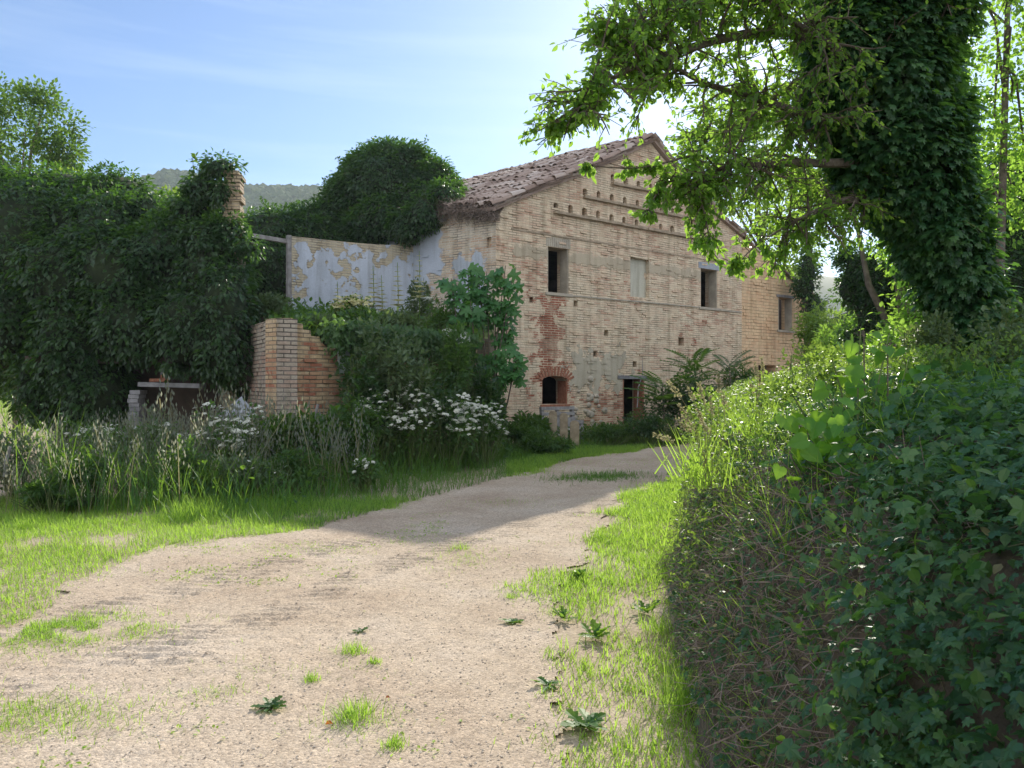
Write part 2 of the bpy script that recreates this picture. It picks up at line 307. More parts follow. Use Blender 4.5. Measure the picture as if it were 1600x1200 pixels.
# ---------------------------------------------------------------- ground, road, bank
def poly_dist(x, y, pl):
    """distance to a polyline and arc length of the nearest point"""
    pl = np.asarray(pl, float); best = np.full(x.shape, 1e9); arc = np.zeros(x.shape); side = np.zeros(x.shape); s0 = 0
    for a, b in zip(pl[:-1], pl[1:]):
        d = b - a; L = np.linalg.norm(d); t = np.clip(((x - a[0]) * d[0] + (y - a[1]) * d[1]) / L ** 2, 0, 1)
        qx = x - a[0] - t * d[0]; qy = y - a[1] - t * d[1]; q = np.hypot(qx, qy); m = q < best
        best = np.where(m, q, best); arc = np.where(m, s0 + t * L, arc); side = np.where(m, np.sign(d[0] * qy - d[1] * qx), side); s0 += L
    return best, arc, side
def gp(px, py):                            # a pixel on the flat ground
    Y = CH * F / (py - 600.0); return ((px - 800) / F * Y, Y)
def inside(x, y, pg):
    pg = np.asarray(pg, float); r = np.zeros(np.shape(x), bool); j = len(pg) - 1
    for i in range(len(pg)):
        xi, yi = pg[i]; xj, yj = pg[j]
        c = ((yi > y) != (yj > y)) & (x < (xj - xi) * (y - yi) / (yj - yi + 1e-12) + xi); r = r ^ c; j = i
    return r
FOOT = np.array([(-4, .75), (0, .75), (3.2, .85), (4.3, .97), (6, 1.28), (9.6, 2.25), (14, 3.55), (19, 5.3), (24, 8.2), (30, 13), (45, 24)])
def foot(y): return np.interp(y, FOOT[:, 0], FOOT[:, 1])
PROF = np.array([(-.4, -.12), (-.05, -.02), (.06, .22), (.16, .5), (.30, .85), (.48, 1.12), (.8, 1.27), (1.3, 1.40), (2.0, 1.5), (3.5, 1.65), (6, 1.85), (12, 2.2), (40, 4.0)])
def bank_h(d): return np.interp(d, PROF[:, 0], PROF[:, 1])
def bank_z(x, y):
    x = np.asarray(x, float); y = np.asarray(y, float); d = x - foot(y); p = np.stack([x, y, 0 * x], -1).reshape(-1, 3)
    n = fbm(p, 1.6, 3, 5).reshape(x.shape)
    return bank_h(d + .10 * n * np.clip(d + .2, 0, 1)) * np.interp(y, [-4, 17, 26, 45], [1, 1, .75, .6]) + .07 * n * np.clip(d, 0, 1)
def ground_z(x, y):
    x = np.asarray(x, float); y = np.asarray(y, float); p = np.stack([x, y, 0 * x], -1).reshape(-1, 3)
    z = .05 * fbm(p, .35, 3, 2).reshape(x.shape) + .012 * fbm(p, 2.5, 2, 9).reshape(x.shape)
    return z * np.clip((np.hypot(x, y) - 1) / 8, .15, 1)
TRACKS = [[gp(-200, 1175), gp(90, 1060), gp(240, 1015), gp(330, 985)], [gp(-100, 1010), gp(124, 965), gp(337, 917), gp(430, 885), gp(520, 855), gp(600, 845)],
          [gp(250, 1040), gp(375, 990), gp(525, 919), gp(620, 880), gp(720, 850), gp(820, 822), gp(980, 775)]]
ROAD_L = [(-6.2, -3), (-5.5, 1.5), (-4.8, 3.6), gp(20, 985), gp(110, 925), gp(165, 895), gp(235, 862), gp(350, 847), gp(490, 832), gp(540, 815), gp(620, 790), gp(700, 768), gp(800, 745), gp(900, 718), gp(1000, 704), gp(1060, 697), (6.2, 23.0), (12, 31), (22, 43)]
ROAD_R = [(.78, -3), (.6, 1.5), gp(895, 1200), gp(872, 1080), gp(858, 1000), gp(872, 930), gp(905, 870), gp(945, 812), gp(1000, 772), gp(1100, 736), (5.0, 18.6), (8.0, 23.9), (14, 31), (26, 43)]
ROAD = ROAD_L + ROAD_R[::-1]
def road_h(x, y):
    z = ground_z(x, y) + .014
    for i, tr in enumerate(TRACKS):
        d, s, sd = poly_dist(x, y, tr); w = .23
        m = np.clip((w - d) / .06, 0, 1)
        nn = vn(np.stack([x, y, 0 * x], -1).reshape(-1, 3), 5, 31 + i).reshape(x.shape); fade = np.clip(nn * 1.1 + .8, .15, 1)
        ph = (s + d * .55 * sd) / .125; saw = np.clip(np.abs((ph % 1) - .5) * 3 - .4, 0, 1)
        z = z + m * fade * (saw * .020 - .005) + .008 * np.exp(-((d - w - .05) / .05) ** 2) * fade
    p = np.stack([x, y, 0 * x], -1).reshape(-1, 3)
    z = z + .006 * fbm(p, 9, 2, 77).reshape(x.shape) + .004 * vn(p, 33, 3).reshape(x.shape)
    return z
def grid_mesh(xs, ys, zf, keep=None):
    X, Y = np.meshgrid(xs, ys); Z = zf(X, Y); V = np.stack([X, Y, Z], -1).reshape(-1, 3); nx = len(xs); ny = len(ys)
    i, j = np.meshgrid(np.arange(nx - 1), np.arange(ny - 1)); a = (j * nx + i).ravel(); fs = np.stack([a, a + 1, a + nx + 1, a + nx], 1)
    if keep is not None:
        c = V[fs].mean(1); fs = fs[keep(c[:, 0], c[:, 1])]
        us = np.unique(fs); mp_ = np.zeros(len(V), int); mp_[us] = np.arange(len(us)); V = V[us]; fs = mp_[fs]
    return V, fs
def add_grid(name, xs, ys, zf, m, keep=None, smooth=True):
    V, fs = grid_mesh(xs, ys, zf, keep); mb = MB(); mb.raw(V, fs.ravel(), np.full(len(fs), 4)); return mb.build(name, m, smooth=smooth)
def dirtmat(name, cols, gravel=True, grass=0.0):
    m, nt, o = mat(name); L = nt.links.new; tx = N(nt, 'TexCoord'); co = tx.outputs['Object']
    n1 = N(nt, 'TexNoise'); n1.inputs['Scale'].default_value = .8; n1.inputs['Detail'].default_value = 8; n1.inputs['Roughness'].default_value = .6; L(co, n1.inputs[0])
    base = ramp(nt, [(.32, cols[0]), (.52, cols[1]), (.7, cols[2])], n1.outputs[0])
    v = N(nt, 'TexVoronoi'); v.inputs['Scale'].default_value = 62; L(co, v.inputs[0])
    v2 = N(nt, 'TexVoronoi'); v2.inputs['Scale'].default_value = 150; L(co, v2.inputs[0])
    s1 = N(nt, 'SeparateColor'); L(v.outputs['Color'], s1.inputs[0])
    g1 = ramp(nt, [(0, (.72, .70, .68)), (.5, (.95, .95, .94)), (1, (1.22, 1.20, 1.17))], s1.outputs[0])
    mu = N(nt, 'MixRGB', blend_type='MULTIPLY'); mu.inputs[0].default_value = .75 if gravel else .3; L(base.outputs[0], mu.inputs[1]); L(g1.outputs[0], mu.inputs[2])
    s2 = N(nt, 'SeparateColor'); L(v2.outputs['Color'], s2.inputs[0]); g2 = ramp(nt, [(0, (.7, .7, .7)), (1, (1.2, 1.2, 1.2))], s2.outputs[0])
    mu2 = N(nt, 'MixRGB', blend_type='MULTIPLY'); mu2.inputs[0].default_value = .7; L(mu.outputs[0], mu2.inputs[1]); L(g2.outputs[0], mu2.inputs[2])
    p = N(nt, 'BsdfPrincipled'); p.inputs['Roughness'].default_value = .95; p.inputs['Specular IOR Level'].default_value = .15
    L(mu2.outputs[0], p.inputs['Base Color'])
    h = N(nt, 'Math', operation='MULTIPLY_ADD'); h.inputs[1].default_value = -1.0; L(v.outputs['Distance'], h.inputs[0]); h.inputs[2].default_value = .5
    h2 = N(nt, 'Math', operation='MULTIPLY_ADD'); h2.inputs[1].default_value = -.5; L(v2.outputs['Distance'], h2.inputs[0]); L(h.outputs[0], h2.inputs[2])
    b = N(nt, 'Bump'); b.inputs['Strength'].default_value = .5; b.inputs['Distance'].default_value = .008; L(h2.outputs[0], b.inputs['Height']); L(b.outputs[0], p.inputs['Normal'])
    L(p.outputs[0], o.inputs[0]); return m
M['road'] = dirtmat('gravel_track', [(.40, .31, .23), (.48, .39, .30), (.54, .455, .37)])
M['soil'] = dirtmat('dry_soil', [(.35, .27, .19), (.43, .35, .26), (.49, .41, .32)], True)
M['meadow'] = plain('meadow_soil', (.10, .14, .04), (.20, .20, .07), 1.5, bump=.6)
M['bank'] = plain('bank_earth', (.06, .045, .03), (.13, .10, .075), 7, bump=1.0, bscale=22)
def g_far(x, y):
    return -.03 + 0 * x + np.clip((np.hypot(x, y) - 60) / 400, 0, 1) ** 2 * 12
xs = np.concatenate([np.linspace(-3000, -60, 12), np.linspace(-40, 60, 6), np.linspace(90, 3000, 12)]); ys = np.concatenate([np.linspace(-300, -20, 5), [0, 30, 60], np.linspace(90, 4000, 14)])
def gz_all(x, y):
    near = (np.abs(x) < 45) & (y < 75) & (y > -25)
    z = np.where(near, ground_z(x, y), ground_z(x, y) * 0); return z
def axis(lo, hi, a, b, fine, big):
    l = [a]; s = fine
    while l[-1] > lo: s *= 1.18; l.append(l[-1] - s)
    r = [b]; s = fine
    while r[-1] < hi: s *= 1.18; r.append(r[-1] + s)
    return np.array(sorted(set(l[1:] + list(np.arange(a, b, fine)) + r)))
g = add_grid('ground', axis(-2500, 2500, -9, 7, .16, 1), axis(-300, 4000, 2, 20, .16, 1), gz_all, M['soil'])
tag(g, kind='structure')
wob = lambda x, y: (x + .10 * vn(np.stack([x, y, 0 * x], -1), 2.3, 41) + .05 * vn(np.stack([x, y, 0 * x], -1), 9, 43), y + .10 * vn(np.stack([x, y, 0 * x], -1), 2.3, 42))
road_keep = lambda x, y: inside(*wob(x, y), ROAD)
# the road: one mesh, fine where the tyre tracks are, coarser away
mb = MB()
for xs_, ys_ in ((np.arange(-6.5, 4.5001, .022), np.arange(2.4, 12.0001, .022)), (np.arange(-6.5, 4.5001, .12), np.arange(-3, 2.42, .12)), (np.arange(-3.0, 26.001, .1), np.arange(12.0, 43, .1))):
    V, fs = grid_mesh(xs_, ys_, road_h, road_keep); mb.raw(V, fs.ravel(), np.full(len(fs), 4))
tag(mb.build('road', M['road'], smooth=True), kind='structure')
# bank
yy = np.concatenate([np.arange(-4, 12, .07), np.arange(12, 45, .3)]); dd = np.concatenate([np.arange(-.4, 1.2, .04), np.arange(1.2, 4, .12), np.geomspace(4, 40, 26)])
D, Yg = np.meshgrid(dd, yy); Xg = foot(Yg) + D; Zg = bank_z(Xg, Yg)
V = np.stack([Xg, Yg, Zg], -1).reshape(-1, 3); V += rdir(len(V)) * .006
nx = len(dd); i, j = np.meshgrid(np.arange(nx - 1), np.arange(len(yy) - 1)); a = (j * nx + i).ravel(); fs = np.stack([a, a + 1, a + nx + 1, a + nx], 1)
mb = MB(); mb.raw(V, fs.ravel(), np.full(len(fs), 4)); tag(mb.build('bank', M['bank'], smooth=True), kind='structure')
_as = np.concatenate([[0], np.cumsum(np.hypot(np.diff(PROF[:, 0]), np.diff(PROF[:, 1])))])
def bank_pts(n, y0, y1, d0, d1, power=1.0):
    y = y0 + (y1 - y0) * U(size=n); s0, s1 = np.interp([d0, d1], PROF[:, 0], _as); d = np.interp(s0 + (s1 - s0) * U(size=n) ** power, _as, PROF[:, 0]); x = foot(y) + d; z = bank_z(x, y)
    e = .03; nx_ = -(bank_z(x + e, y) - z) / e; ny_ = -(bank_z(x, y + e) - z) / e
    return np.stack([x, y, z], 1), unit(np.stack([nx_, ny_, np.ones(n)], 1)), d
# loose stones on the road
def stones(mb, n, x0, x1, y0, y1, s0, s1, cond=None, zf=road_h):
    tv = np.array([(1, 0, 0), (-1, 0, 0), (0, 1, 0), (0, -1, 0), (0, 0, .7), (0, 0, -.5)], float) * 1.0
    t = tpl(tv, [(0, 2, 4), (2, 1, 4), (1, 3, 4), (3, 0, 4), (2, 0, 5), (1, 2, 5), (3, 1, 5), (0, 3, 5)])
    x = U(x0, x1, n); y = y0 + (y1 - y0) * U(size=n) ** 1.6; k = road_keep(x, y)
    if cond is not None: k = cond(x, y)
    x, y = x[k], y[k]; n = len(x); s = s0 + (s1 - s0) * U(size=n) ** 3
    pos = np.stack([x, y, zf(x, y) + s * .2], 1); a = U(0, 6.28, n)
    scatter(mb, t, pos, np.stack([np.cos(a), np.sin(a), .2 * rng.normal(size=n)], 1), np.tile([0, 0, 1.0], (n, 1)), np.stack([s, s * U(.5, .9, n), s * U(.4, .8, n)], 1))
M['gravel'] = leafmat('gravel_stones', [(.36, .29, .23), (.46, .39, .31), (.56, .50, .43)], (.3, .3, .3), .0, .9, .2)
mb = MB(); stones(mb, 36000, -5, 1.3, 2.6, 11, .003, .010); tag(mb.build('gravel', M['gravel']), 'loose pale gravel lying on the track', kind='stuff')

M['clod'] = plain('turned_soil', (.40, .32, .24), (.54, .455, .37), 30, bump=.6)
mb = MB()
def on_track(x, y):
    k = np.zeros(x.shape, bool)
    for i, tr in enumerate(TRACKS):
        d, s_, sd = poly_dist(x, y, tr); ph_ = ((s_ + d * .55 * sd) / .125) % 1; nn = vn(np.stack([x, y, 0 * x], -1), 5, 31 + i)
        k |= (d < .25) & (np.abs(ph_ - .5) > .28) & (U(size=x.shape) < np.clip(.22 + .7 * nn, .02, .5))
    return k & road_keep(x, y)
stones(mb, 22000, -5.5, 1.5, 3.2, 12, .003, .016, on_track); tag(mb.build('soil_crumbs', M['clod']), 'brown crumbs of soil thrown up by tyre treads', kind='stuff')
# ---------------------------------------------------------------- the farmhouse
K = np.array([-.416, 20.0]); UU = np.array([.790, .613]); NN = np.array([.613, -.790]); FF = np.array([-.857, .515]); FN = np.array([-.515, -.857]); WW = np.array([-.719, .695])
def G(px, py):                             # pixel -> (along the gable, height)
    r = (px - 800) / F; t = (20 * r + .416) / (.79 - .613 * r); return (t, CH + (600 - py) / F * (20 + .613 * t))
def FK(px, py):                            # pixel -> (along the flank, height)
    r = (px - 800) / F; s = (-.416 - 20 * r) / (.857 + .515 * r); return (s, CH + (600 - py) / F * (20 + .515 * s))
def gmap(a, b, d): q = K + UU * a + NN * d; return np.array([q[0], q[1], b])
def fmap(a, b, d): q = K + FF * a + FN * d; return np.array([q[0], q[1], b])
def panel(mb, outline, holes, th, mp_, d0=0.0, relief=0, bw=.27, rh=.066, mi=0, bound=None):
    """a wall slab in (a,b), its face at depth d0, thickness th behind it, with holes; some bricks stand proud"""
    pts = [Vector(p) for p in outline]; ed = [(i, (i + 1) % len(outline)) for i in range(len(outline))]
    for h in holes:
        b = len(pts); pts += [Vector(p) for p in h]; ed += [(b + i, b + (i + 1) % len(h)) for i in range(len(h))]
    r = delaunay_2d_cdt(pts, ed, [], 0, 1e-5); vs = [(v.x, v.y) for v in r[0]]
    T = []
    for f in r[2]:
        c = np.mean([vs[i] for i in f], axis=0)
        if inside(c[0], c[1], outline) and not any(inside(c[0], c[1], h) for h in holes): T.append(tuple(f))
    s0 = 1.0 if np.cross(mp_(1, 0, 0) - mp_(0, 0, 0), mp_(0, 1, 0) - mp_(0, 0, 0)) @ (mp_(0, 0, 1) - mp_(0, 0, 0)) > 0 else -1.0
    if s0 < 0: T = [t[::-1] for t in T]
    mb.add([mp_(x, y, d0) for x, y in vs], T, [vs[i] for t in T for i in t], mi)
    mb.add([mp_(x, y, d0 - th) for x, y in vs], [t[::-1] for t in T], [vs[i] for t in T for i in t[::-1]], mi)
    for pg in [outline] + list(holes):
        for p, q in zip(pg, list(pg[1:]) + [pg[0]]):
            L = math.hypot(q[0] - p[0], q[1] - p[1]); vert = abs(q[1] - p[1]) > abs(q[0] - p[0])
            uv = [(p[0], p[1]), (q[0], q[1]), (q[0] + th, q[1]), (p[0] + th, p[1])] if vert else [(p[0], p[1]), (q[0], q[1]), (q[0], q[1] + th), (p[0], p[1] + th)]
            mb.add([mp_(*p, d0), mp_(*q, d0), mp_(*q, d0 - th), mp_(*p, d0 - th)], [(0, 1, 2, 3)], uv, mi)
    if relief:
        o = np.array(outline); lo, hi = o.min(0), o.max(0); n = 0; da = mp_(1, 0, 0) - mp_(0, 0, 0); dn = mp_(0, 0, 1) - mp_(0, 0, 0)
        for _ in range(relief * 3):
            if n >= relief: break
            row = rng.integers(int(lo[1] / rh), int(hi[1] / rh) + 1); kk = rng.integers(int(lo[0] / bw) - 1, int(hi[0] / bw) + 1); a0 = kk * bw + (.5 * bw if row % 2 == 0 else 0); b0 = row * rh
            w = bw - .02; h = rh - .014; cs = [(a0 + .01, b0 + .007), (a0 + .01 + w, b0 + .007), (a0 + .01 + w, b0 + .007 + h), (a0 + .01, b0 + .007 + h)]
            if not all(inside(x, y, outline) for x, y in cs): continue
            if any(inside(x, y, hh) for x, y in cs for hh in holes) or any(cs[0][0] < p[0] < cs[1][0] and cs[0][1] < p[1] < cs[2][1] for hh in holes for p in hh): continue
            pr = U(.006, .028); b_ = MB(); o_ = mp_(*cs[0], d0 - .01)
            mb.box(o_, da * w, np.array([0, 0, h]), dn * (pr + .01), (cs[0][0], cs[0][1]), mi); n += 1
def jag(p, q, n, amp, stepy=.066):
    """ragged broken masonry between two points"""
    out = []; p = np.array(p); q = np.array(q)
    for i in range(1, n):
        t = i / n; c = p + (q - p) * t + rng.normal(size=2) * amp; c[1] = round(c[1] / stepy) * stepy
        out.append((c[0], out[-1][1] if out else p[1])); out.append((c[0], c[1]))
    res = [out[0]] if out else []
    for c in out[1:]:
        if math.hypot(c[0] - res[-1][0], c[1] - res[-1][1]) > .012: res.append(c)
    return res
def rect(px0, px1, pyt, pyb, fn=G):        # a rectangle given by its pixel corners (top and bottom taken at px0)
    a0, b1 = fn(px0, pyt); a1, _ = fn(px1, pyt); b0 = fn(px0, pyb)[1]; a0, a1 = min(a0, a1), max(a0, a1)
    return [(a0, b0), (a1, b0), (a1, b1), (a0, b1)]
house = empty('farmhouse', (K[0], K[1], 0), 'abandoned pale brick farmhouse with rows of pigeon holes in its gable and slumped tiled roof', 'house')
seam = G(1159, 500)[0]
W1 = rect(856, 889, 385, 456); W2 = rect(1095, 1121, 419, 479); NI = rect(985, 1014, 402, 463)
d_ = rect(973, 1007, 592, 700); d_[0] = (d_[0][0], -.2); d_[1] = (d_[1][0], -.2); DOOR = d_
AR = rect(847, 887, 595, 632); a0, a1 = AR[0][0], AR[1][0]; yb, yt = AR[0][1], AR[2][1]; cxa = (a0 + a1) / 2
ARCH = [(a0, yb), (a1, yb), (a1, yt)] + [(cxa + (a1 - a0) / 2 * math.cos(q), yt + .14 * math.sin(q)) for q in (R(30), R(60), R(90), R(120), R(150))] + [(a0, yt)]
ph = []
rows = [[(272, 378), (343, 390), (410, 403), (475, 417), (540, 430), (600, 442), (660, 455), (777, 475), (832, 487), (940, 505), (990, 517), (1042, 527)],
        [(413, 308), (478, 320), (542, 335), (604, 350), (665, 363), (725, 377), (780, 389), (835, 401)], [(545, 240), (608, 257), (670, 270), (728, 283)], [(733, 193)], [(1176, 567)]]
def pigeon(zx, zy, w=.165, h=.215, zf=.325):
    a, b = G(780 + zf * zx, 200 + zf * zy); w *= U(.85, 1.15); h *= U(.85, 1.15)
    return [(a - w / 2, b - h / 2), (a + w / 2, b - h / 2), (a + w / 2, b + h * .3), (a + w * .2, b + h / 2), (a - w * .2, b + h / 2), (a - w / 2, b + h * .3)]
for rr in rows:
    for q in rr: ph.append(pigeon(*q))
PUT = [rect(780 + .325 * x - 3.2, 780 + .325 * x + 3.2, 200 + .325 * y - 4.5, 200 + .325 * y + 4.5) for x, y in ((515, 985), (652, 1135), (155, 825), (368, 843), (462, 1085))]
PUT.append(rect(1060, 1069, 527, 540))
apex = G(1017, 223)
left_v = [G(840, 290), G(908, 261), G(977, 234)]
right_v = [G(1034, 245), G(1086, 299), G(1105, 323), G(1138, 351)]
top_seam = (seam, G(1159, 369)[1])
outline = [(0, -.3), (seam - .004, -.3), top_seam] + right_v[::-1] + [apex] + left_v[::-1] + [G(796, 308), (.12, 6.02), (.12, 5.85), (0, 5.85)]
M['gable'] = brickmat('old_brick', CB, MORT, red=[(1.45, 2.25, 1.9, 3.95, .75), (1.3, 2.6, 1.35, 2.2, .5), (3.2, 5.2, .3, 1.7, .35), (7.6, 8.4, 3.35, 3.8, .4), (4.7, 5.3, 3.9, 4.6, .25), (.3, 1.7, 3.9, 5.4, .18)],
                      plaster=[(2.6, 4.8, 1.5, 2.5, .45, (.42, .38, .30)), (.55, 8.8, 4.98, 5.32, .10, (.42, .36, .27))], wash=.5)
mb = MB(); panel(mb, outline, [W1, W2, NI, DOOR, ARCH] + ph + PUT, .5, gmap, 0, 620); mb.build('gable_wall', M['gable'], house)
# annex (right hand) wall: larger blocks, warmer
AW = rect(1217, 1238, 464, 515); AL = rect(1186, 1214, 570, 597)
e1 = G(1182, 390); e2 = G(1270, 466)
M['annex'] = brickmat('warm_brick', [(.76, .56, .35), (.73, .53, .33), (.70, .48, .30), (.66, .43, .26), (.60, .36, .21)], (.60, .46, .30), seed=7, bw=.30, rh=.11, mort=.008, wash=.6)
mb = MB(); panel(mb, [(seam + .004, -.3), (e2[0], -.3), e2, e1, (seam + .004, top_seam[1] - .02)], [AW, AL] + [pigeon(1432, 1005, .12, .06), pigeon(1415, 1055, .1, .05)], .42, gmap, -.03, 120, .30, .11); mb.build('annex_wall', M['annex'], house)
# flank with remains of inner plaster
M['flank'] = brickmat('flank_brick', [(.64, .56, .44), (.61, .51, .40), (.57, .45, .34), (.52, .36, .26), (.42, .21, .15)], (.62, .58, .51), seed=3, wash=.55,
                      plaster=[(1.75, 7, 4.5, 7.5, .18), (2.15, 7, 3.0, 6.5, .25), (.35, 1.35, 3.0, 5.0, .22, (.36, .40, .46))])
fo = [(0, -.3), (7.5, -.3), (7.5, 6.2), (3.4, 6.35), (2.45, 6.5)] + jag(FK(683, 330), FK(690, 312), 3, .02) + [FK(690, 311), FK(703, 309)] + jag(FK(706, 330), FK(735, 345), 5, .03) + jag(FK(735, 343), FK(770, 340), 5, .03) + [(.10, 5.85), (0, 5.85)]
fo = [p for i, p in enumerate(fo) if i == 0 or math.hypot(p[0] - fo[i - 1][0], p[1] - fo[i - 1][1]) > .01]
niche = [rect(760, 768, 371, 387, FK)]
fm = lambda a, b, d: fmap(a, b, d)
mb = MB(); panel(mb, fo, [[(c[0], c[1]) for c in niche[0]]], .5, fm, -.004, 120); mb.build('flank_wall', M['flank'], house)
# rear and far side, floors: they close the shell so the openings look into a dark house
mb = MB()
A3 = np.array([*gmap(apex[0], 0, 0)[:2]]); S3 = gmap(seam, 0, 0)[:2]; E3 = gmap(e2[0], 0, 0)[:2]; B0 = K + FF * 7.5; B1 = S3 + WW * 8
def slab(p, q, z0, z1, th=.4, z1b=None):
    d = np.array(q) - np.array(p); L = np.linalg.norm(d); d /= L; n = np.array([-d[1], d[0]]); z1b = z1 if z1b is None else z1b
    vs = [(*p, z0), (*q, z0), (*q, z1b), (*p, z1)]; vs += [(v[0] + n[0] * th, v[1] + n[1] * th, v[2]) for v in vs]
    mb.add(vs, [(0, 1, 2, 3), (7, 6, 5, 4), (0, 4, 5, 1), (1, 5, 6, 2), (2, 6, 7, 3), (3, 7, 4, 0)], [(0, z0), (L, z0), (L, z1b), (0, z1), (0, z1), (L, z1b), (L, z0), (0, z0)] + [(0, 0), (.4, 0), (.4, 1), (0, 1)] * 4)
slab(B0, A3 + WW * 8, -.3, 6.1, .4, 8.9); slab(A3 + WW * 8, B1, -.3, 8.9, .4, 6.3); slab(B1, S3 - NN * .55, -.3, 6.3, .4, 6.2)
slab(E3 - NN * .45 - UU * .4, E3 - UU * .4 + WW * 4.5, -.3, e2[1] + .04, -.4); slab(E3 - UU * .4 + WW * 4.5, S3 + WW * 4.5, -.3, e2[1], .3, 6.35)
M['inner_shade'] = plain('inner_shade_masonry', (.05, .04, .035), (.12, .09, .07), 3); mb.build('rear_wall', M['inner_shade'], house)  # colour darkened to stand in for the shade inside the openings
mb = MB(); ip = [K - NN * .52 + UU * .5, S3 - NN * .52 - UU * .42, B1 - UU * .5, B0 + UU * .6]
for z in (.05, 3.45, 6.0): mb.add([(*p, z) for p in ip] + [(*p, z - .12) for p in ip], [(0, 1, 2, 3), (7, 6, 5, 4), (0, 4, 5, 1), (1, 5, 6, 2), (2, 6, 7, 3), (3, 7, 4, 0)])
mb.build('floor', M['inner_shade'], house)
# ledges and string courses
def ledge(name, p0, p1, h, pr, m=M['sill'], seg=9):
    mb = MB(); p0 = np.array(p0); p1 = np.array(p1)
    for i in range(seg):
        a = p0 + (p1 - p0) * i / seg; b = p0 + (p1 - p0) * (i + 1) / seg; w = b[0] - a[0] - .006; q = pr + U(-.012, .012); hh = h * U(.85, 1.1)
        mb.box(gmap(a[0], a[1] - h, -.01), np.array([*UU, 0]) * w + np.array([0, 0, b[1] - a[1]]), (0, 0, hh), np.array([*NN, 0]) * (q + .01), (a[0], a[1]))
    return mb.build(name, m, house)
Z = lambda x, y: G(780 + .325 * x, 200 + .325 * y)
M['ledge'] = plain('ledge_brick', (.24, .19, .13), (.42, .34, .25), 7, bump=.7)
for a, b in ((Z(258, 399), Z(1072, 549)), (Z(402, 326), Z(960, 440)), (Z(538, 262), Z(800, 312))): ledge('pigeon_ledge', a, b, .07, .11, M['ledge'], 14)
ledge('string_course', (.5, G(800, 356)[1]), (seam - .05, G(800, 356)[1] - .02), .05, .025, M['ledge'], 20)
ledge('string_course', (W1[1][0] + .02, W1[0][1] - .02), (W2[0][0], W2[0][1] + .0), .045, .035, M['sill'], 14)
ledge('string_course', (W2[1][0] + .12, W2[0][1] - .02), (seam - .05, W2[0][1] - .03), .06, .04, M['sill'], 4)
# windows
def window(h, lintel, sillm, label=None, jamb=M['sill'], lin_h=.2, deep=.34):
    a0, b0 = h[0]; a1, b1 = h[2]; mb = MB()
    mb.box(gmap(a1 - .03, b0, -deep), np.array([*UU, 0]) * .028, (0, 0, b1 - b0 - .003), np.array([*NN, 0]) * (deep - .02))
    mb.box(gmap(a0 + .002, b0, -deep), np.array([*UU, 0]) * .028, (0, 0, b1 - b0 - .003), np.array([*NN, 0]) * (deep - .02))
    w = mb.build('window', jamb, house)
    if label: w['label'] = label
    mb = MB(); mb.box(gmap(a0 - .1, b0 - .085, -.02), np.array([*UU, 0]) * (a1 - a0 + .2), (0, 0, .08), np.array([*NN, 0]) * .065); s = mb.build('sill', sillm, w)
    if lintel is not None:
        mb = MB(); mb.box(gmap(a0 - .12, b1 + .004, -.02), np.array([*UU, 0]) * (a1 - a0 + .26), (0, 0, lin_h), np.array([*NN, 0]) * .032); mb.build('lintel', lintel, w)
    return w
w = window(W1, None, M['sill'])
mb = MB()
for k in range(12):
    a = W1[0][0] - .06 + k * .075; mb.box(gmap(a, W1[2][1] + .01, -.01), np.array([*UU, 0]) * .062 + np.array([0, 0, 0]), (0, 0, .27), np.array([*NN, 0]) * (.016 + U(0, .01)), (a, 2))
mb.build('brick_lintel', M['sill'], w)
window(W2, M['concrete'], M['sill']); w = window(AW, M['wood'], M['sill'], jamb=M['sill'], lin_h=.09, deep=.3)
mb = MB(); a0, b0 = NI[0]; a1, b1 = NI[2]
mb.add([gmap(a0, b0, -.13), gmap(a1, b0, -.13), gmap(a1, b1, -.13), gmap(a0, b1, -.13)], [(0, 1, 2, 3)], [(a0, b0), (a1, b0), (a1, b1), (a0, b1)])
M['niche'] = brickmat('niche_plaster', CB, MORT, plaster=[(a0 - .3, a1 + .3, b0 - .3, b1 + .3, .5, (.46, .45, .38))]); mb.build('blind_window', M['niche'], house)
# arched ground-floor window: red brick arch ring
mb = MB(); r0 = (AR[1][0] - AR[0][0]) / 2
for k in range(13):
    q = R(12 + 156 * k / 12); c = (cxa + (r0 + .01) * math.cos(q), yt + .15 * math.sin(q)); n_ = np.array([.55 * math.cos(q), math.sin(q)]); n_ /= np.linalg.norm(n_); tq = np.array([n_[1], -n_[0]])
    o_ = np.array(c) - tq * .033; e = np.array([*UU, 0]); o3 = gmap(o_[0], o_[1], -.01); A_ = e * tq[0] * .062 + np.array([0, 0, tq[1] * .062]); B_ = e * n_[0] * .24 + np.array([0, 0, n_[1] * .24])
    mb.box(o3, A_, B_, np.array([*NN, 0]) * (.02 + U(0, .012)))
M['redbrick'] = plain('red_brick', (.22, .085, .05), (.40, .18, .11), 18, bump=.6)
jm = MB(); jm.box(gmap(AR[0][0] - .06, yb - .075, -.02), np.array([*UU, 0]) * (AR[1][0] - AR[0][0] + .12), (0, 0, .07), np.array([*NN, 0]) * .05)
a0, a1 = AR[0][0], AR[1][0]
aw = jm.build('cellar_window', M['redbrick'], house)
for a_ in (a0 + .002, a1 - .03): jm = MB(); jm.box(gmap(a_, yb, -.4), np.array([*UU, 0]) * .028, (0, 0, yt - yb), np.array([*NN, 0]) * .38); jm.build('jamb', M['redbrick'], aw)
mb.build('arch', M['redbrick'], aw)
mb = MB(); mb.box(gmap(DOOR[0][0] - .22, DOOR[2][1] + .004, -.05), np.array([*UU, 0]) * (DOOR[1][0] - DOOR[0][0] + .4), (0, 0, .1), np.array([*NN, 0]) * .09)
jm = MB()
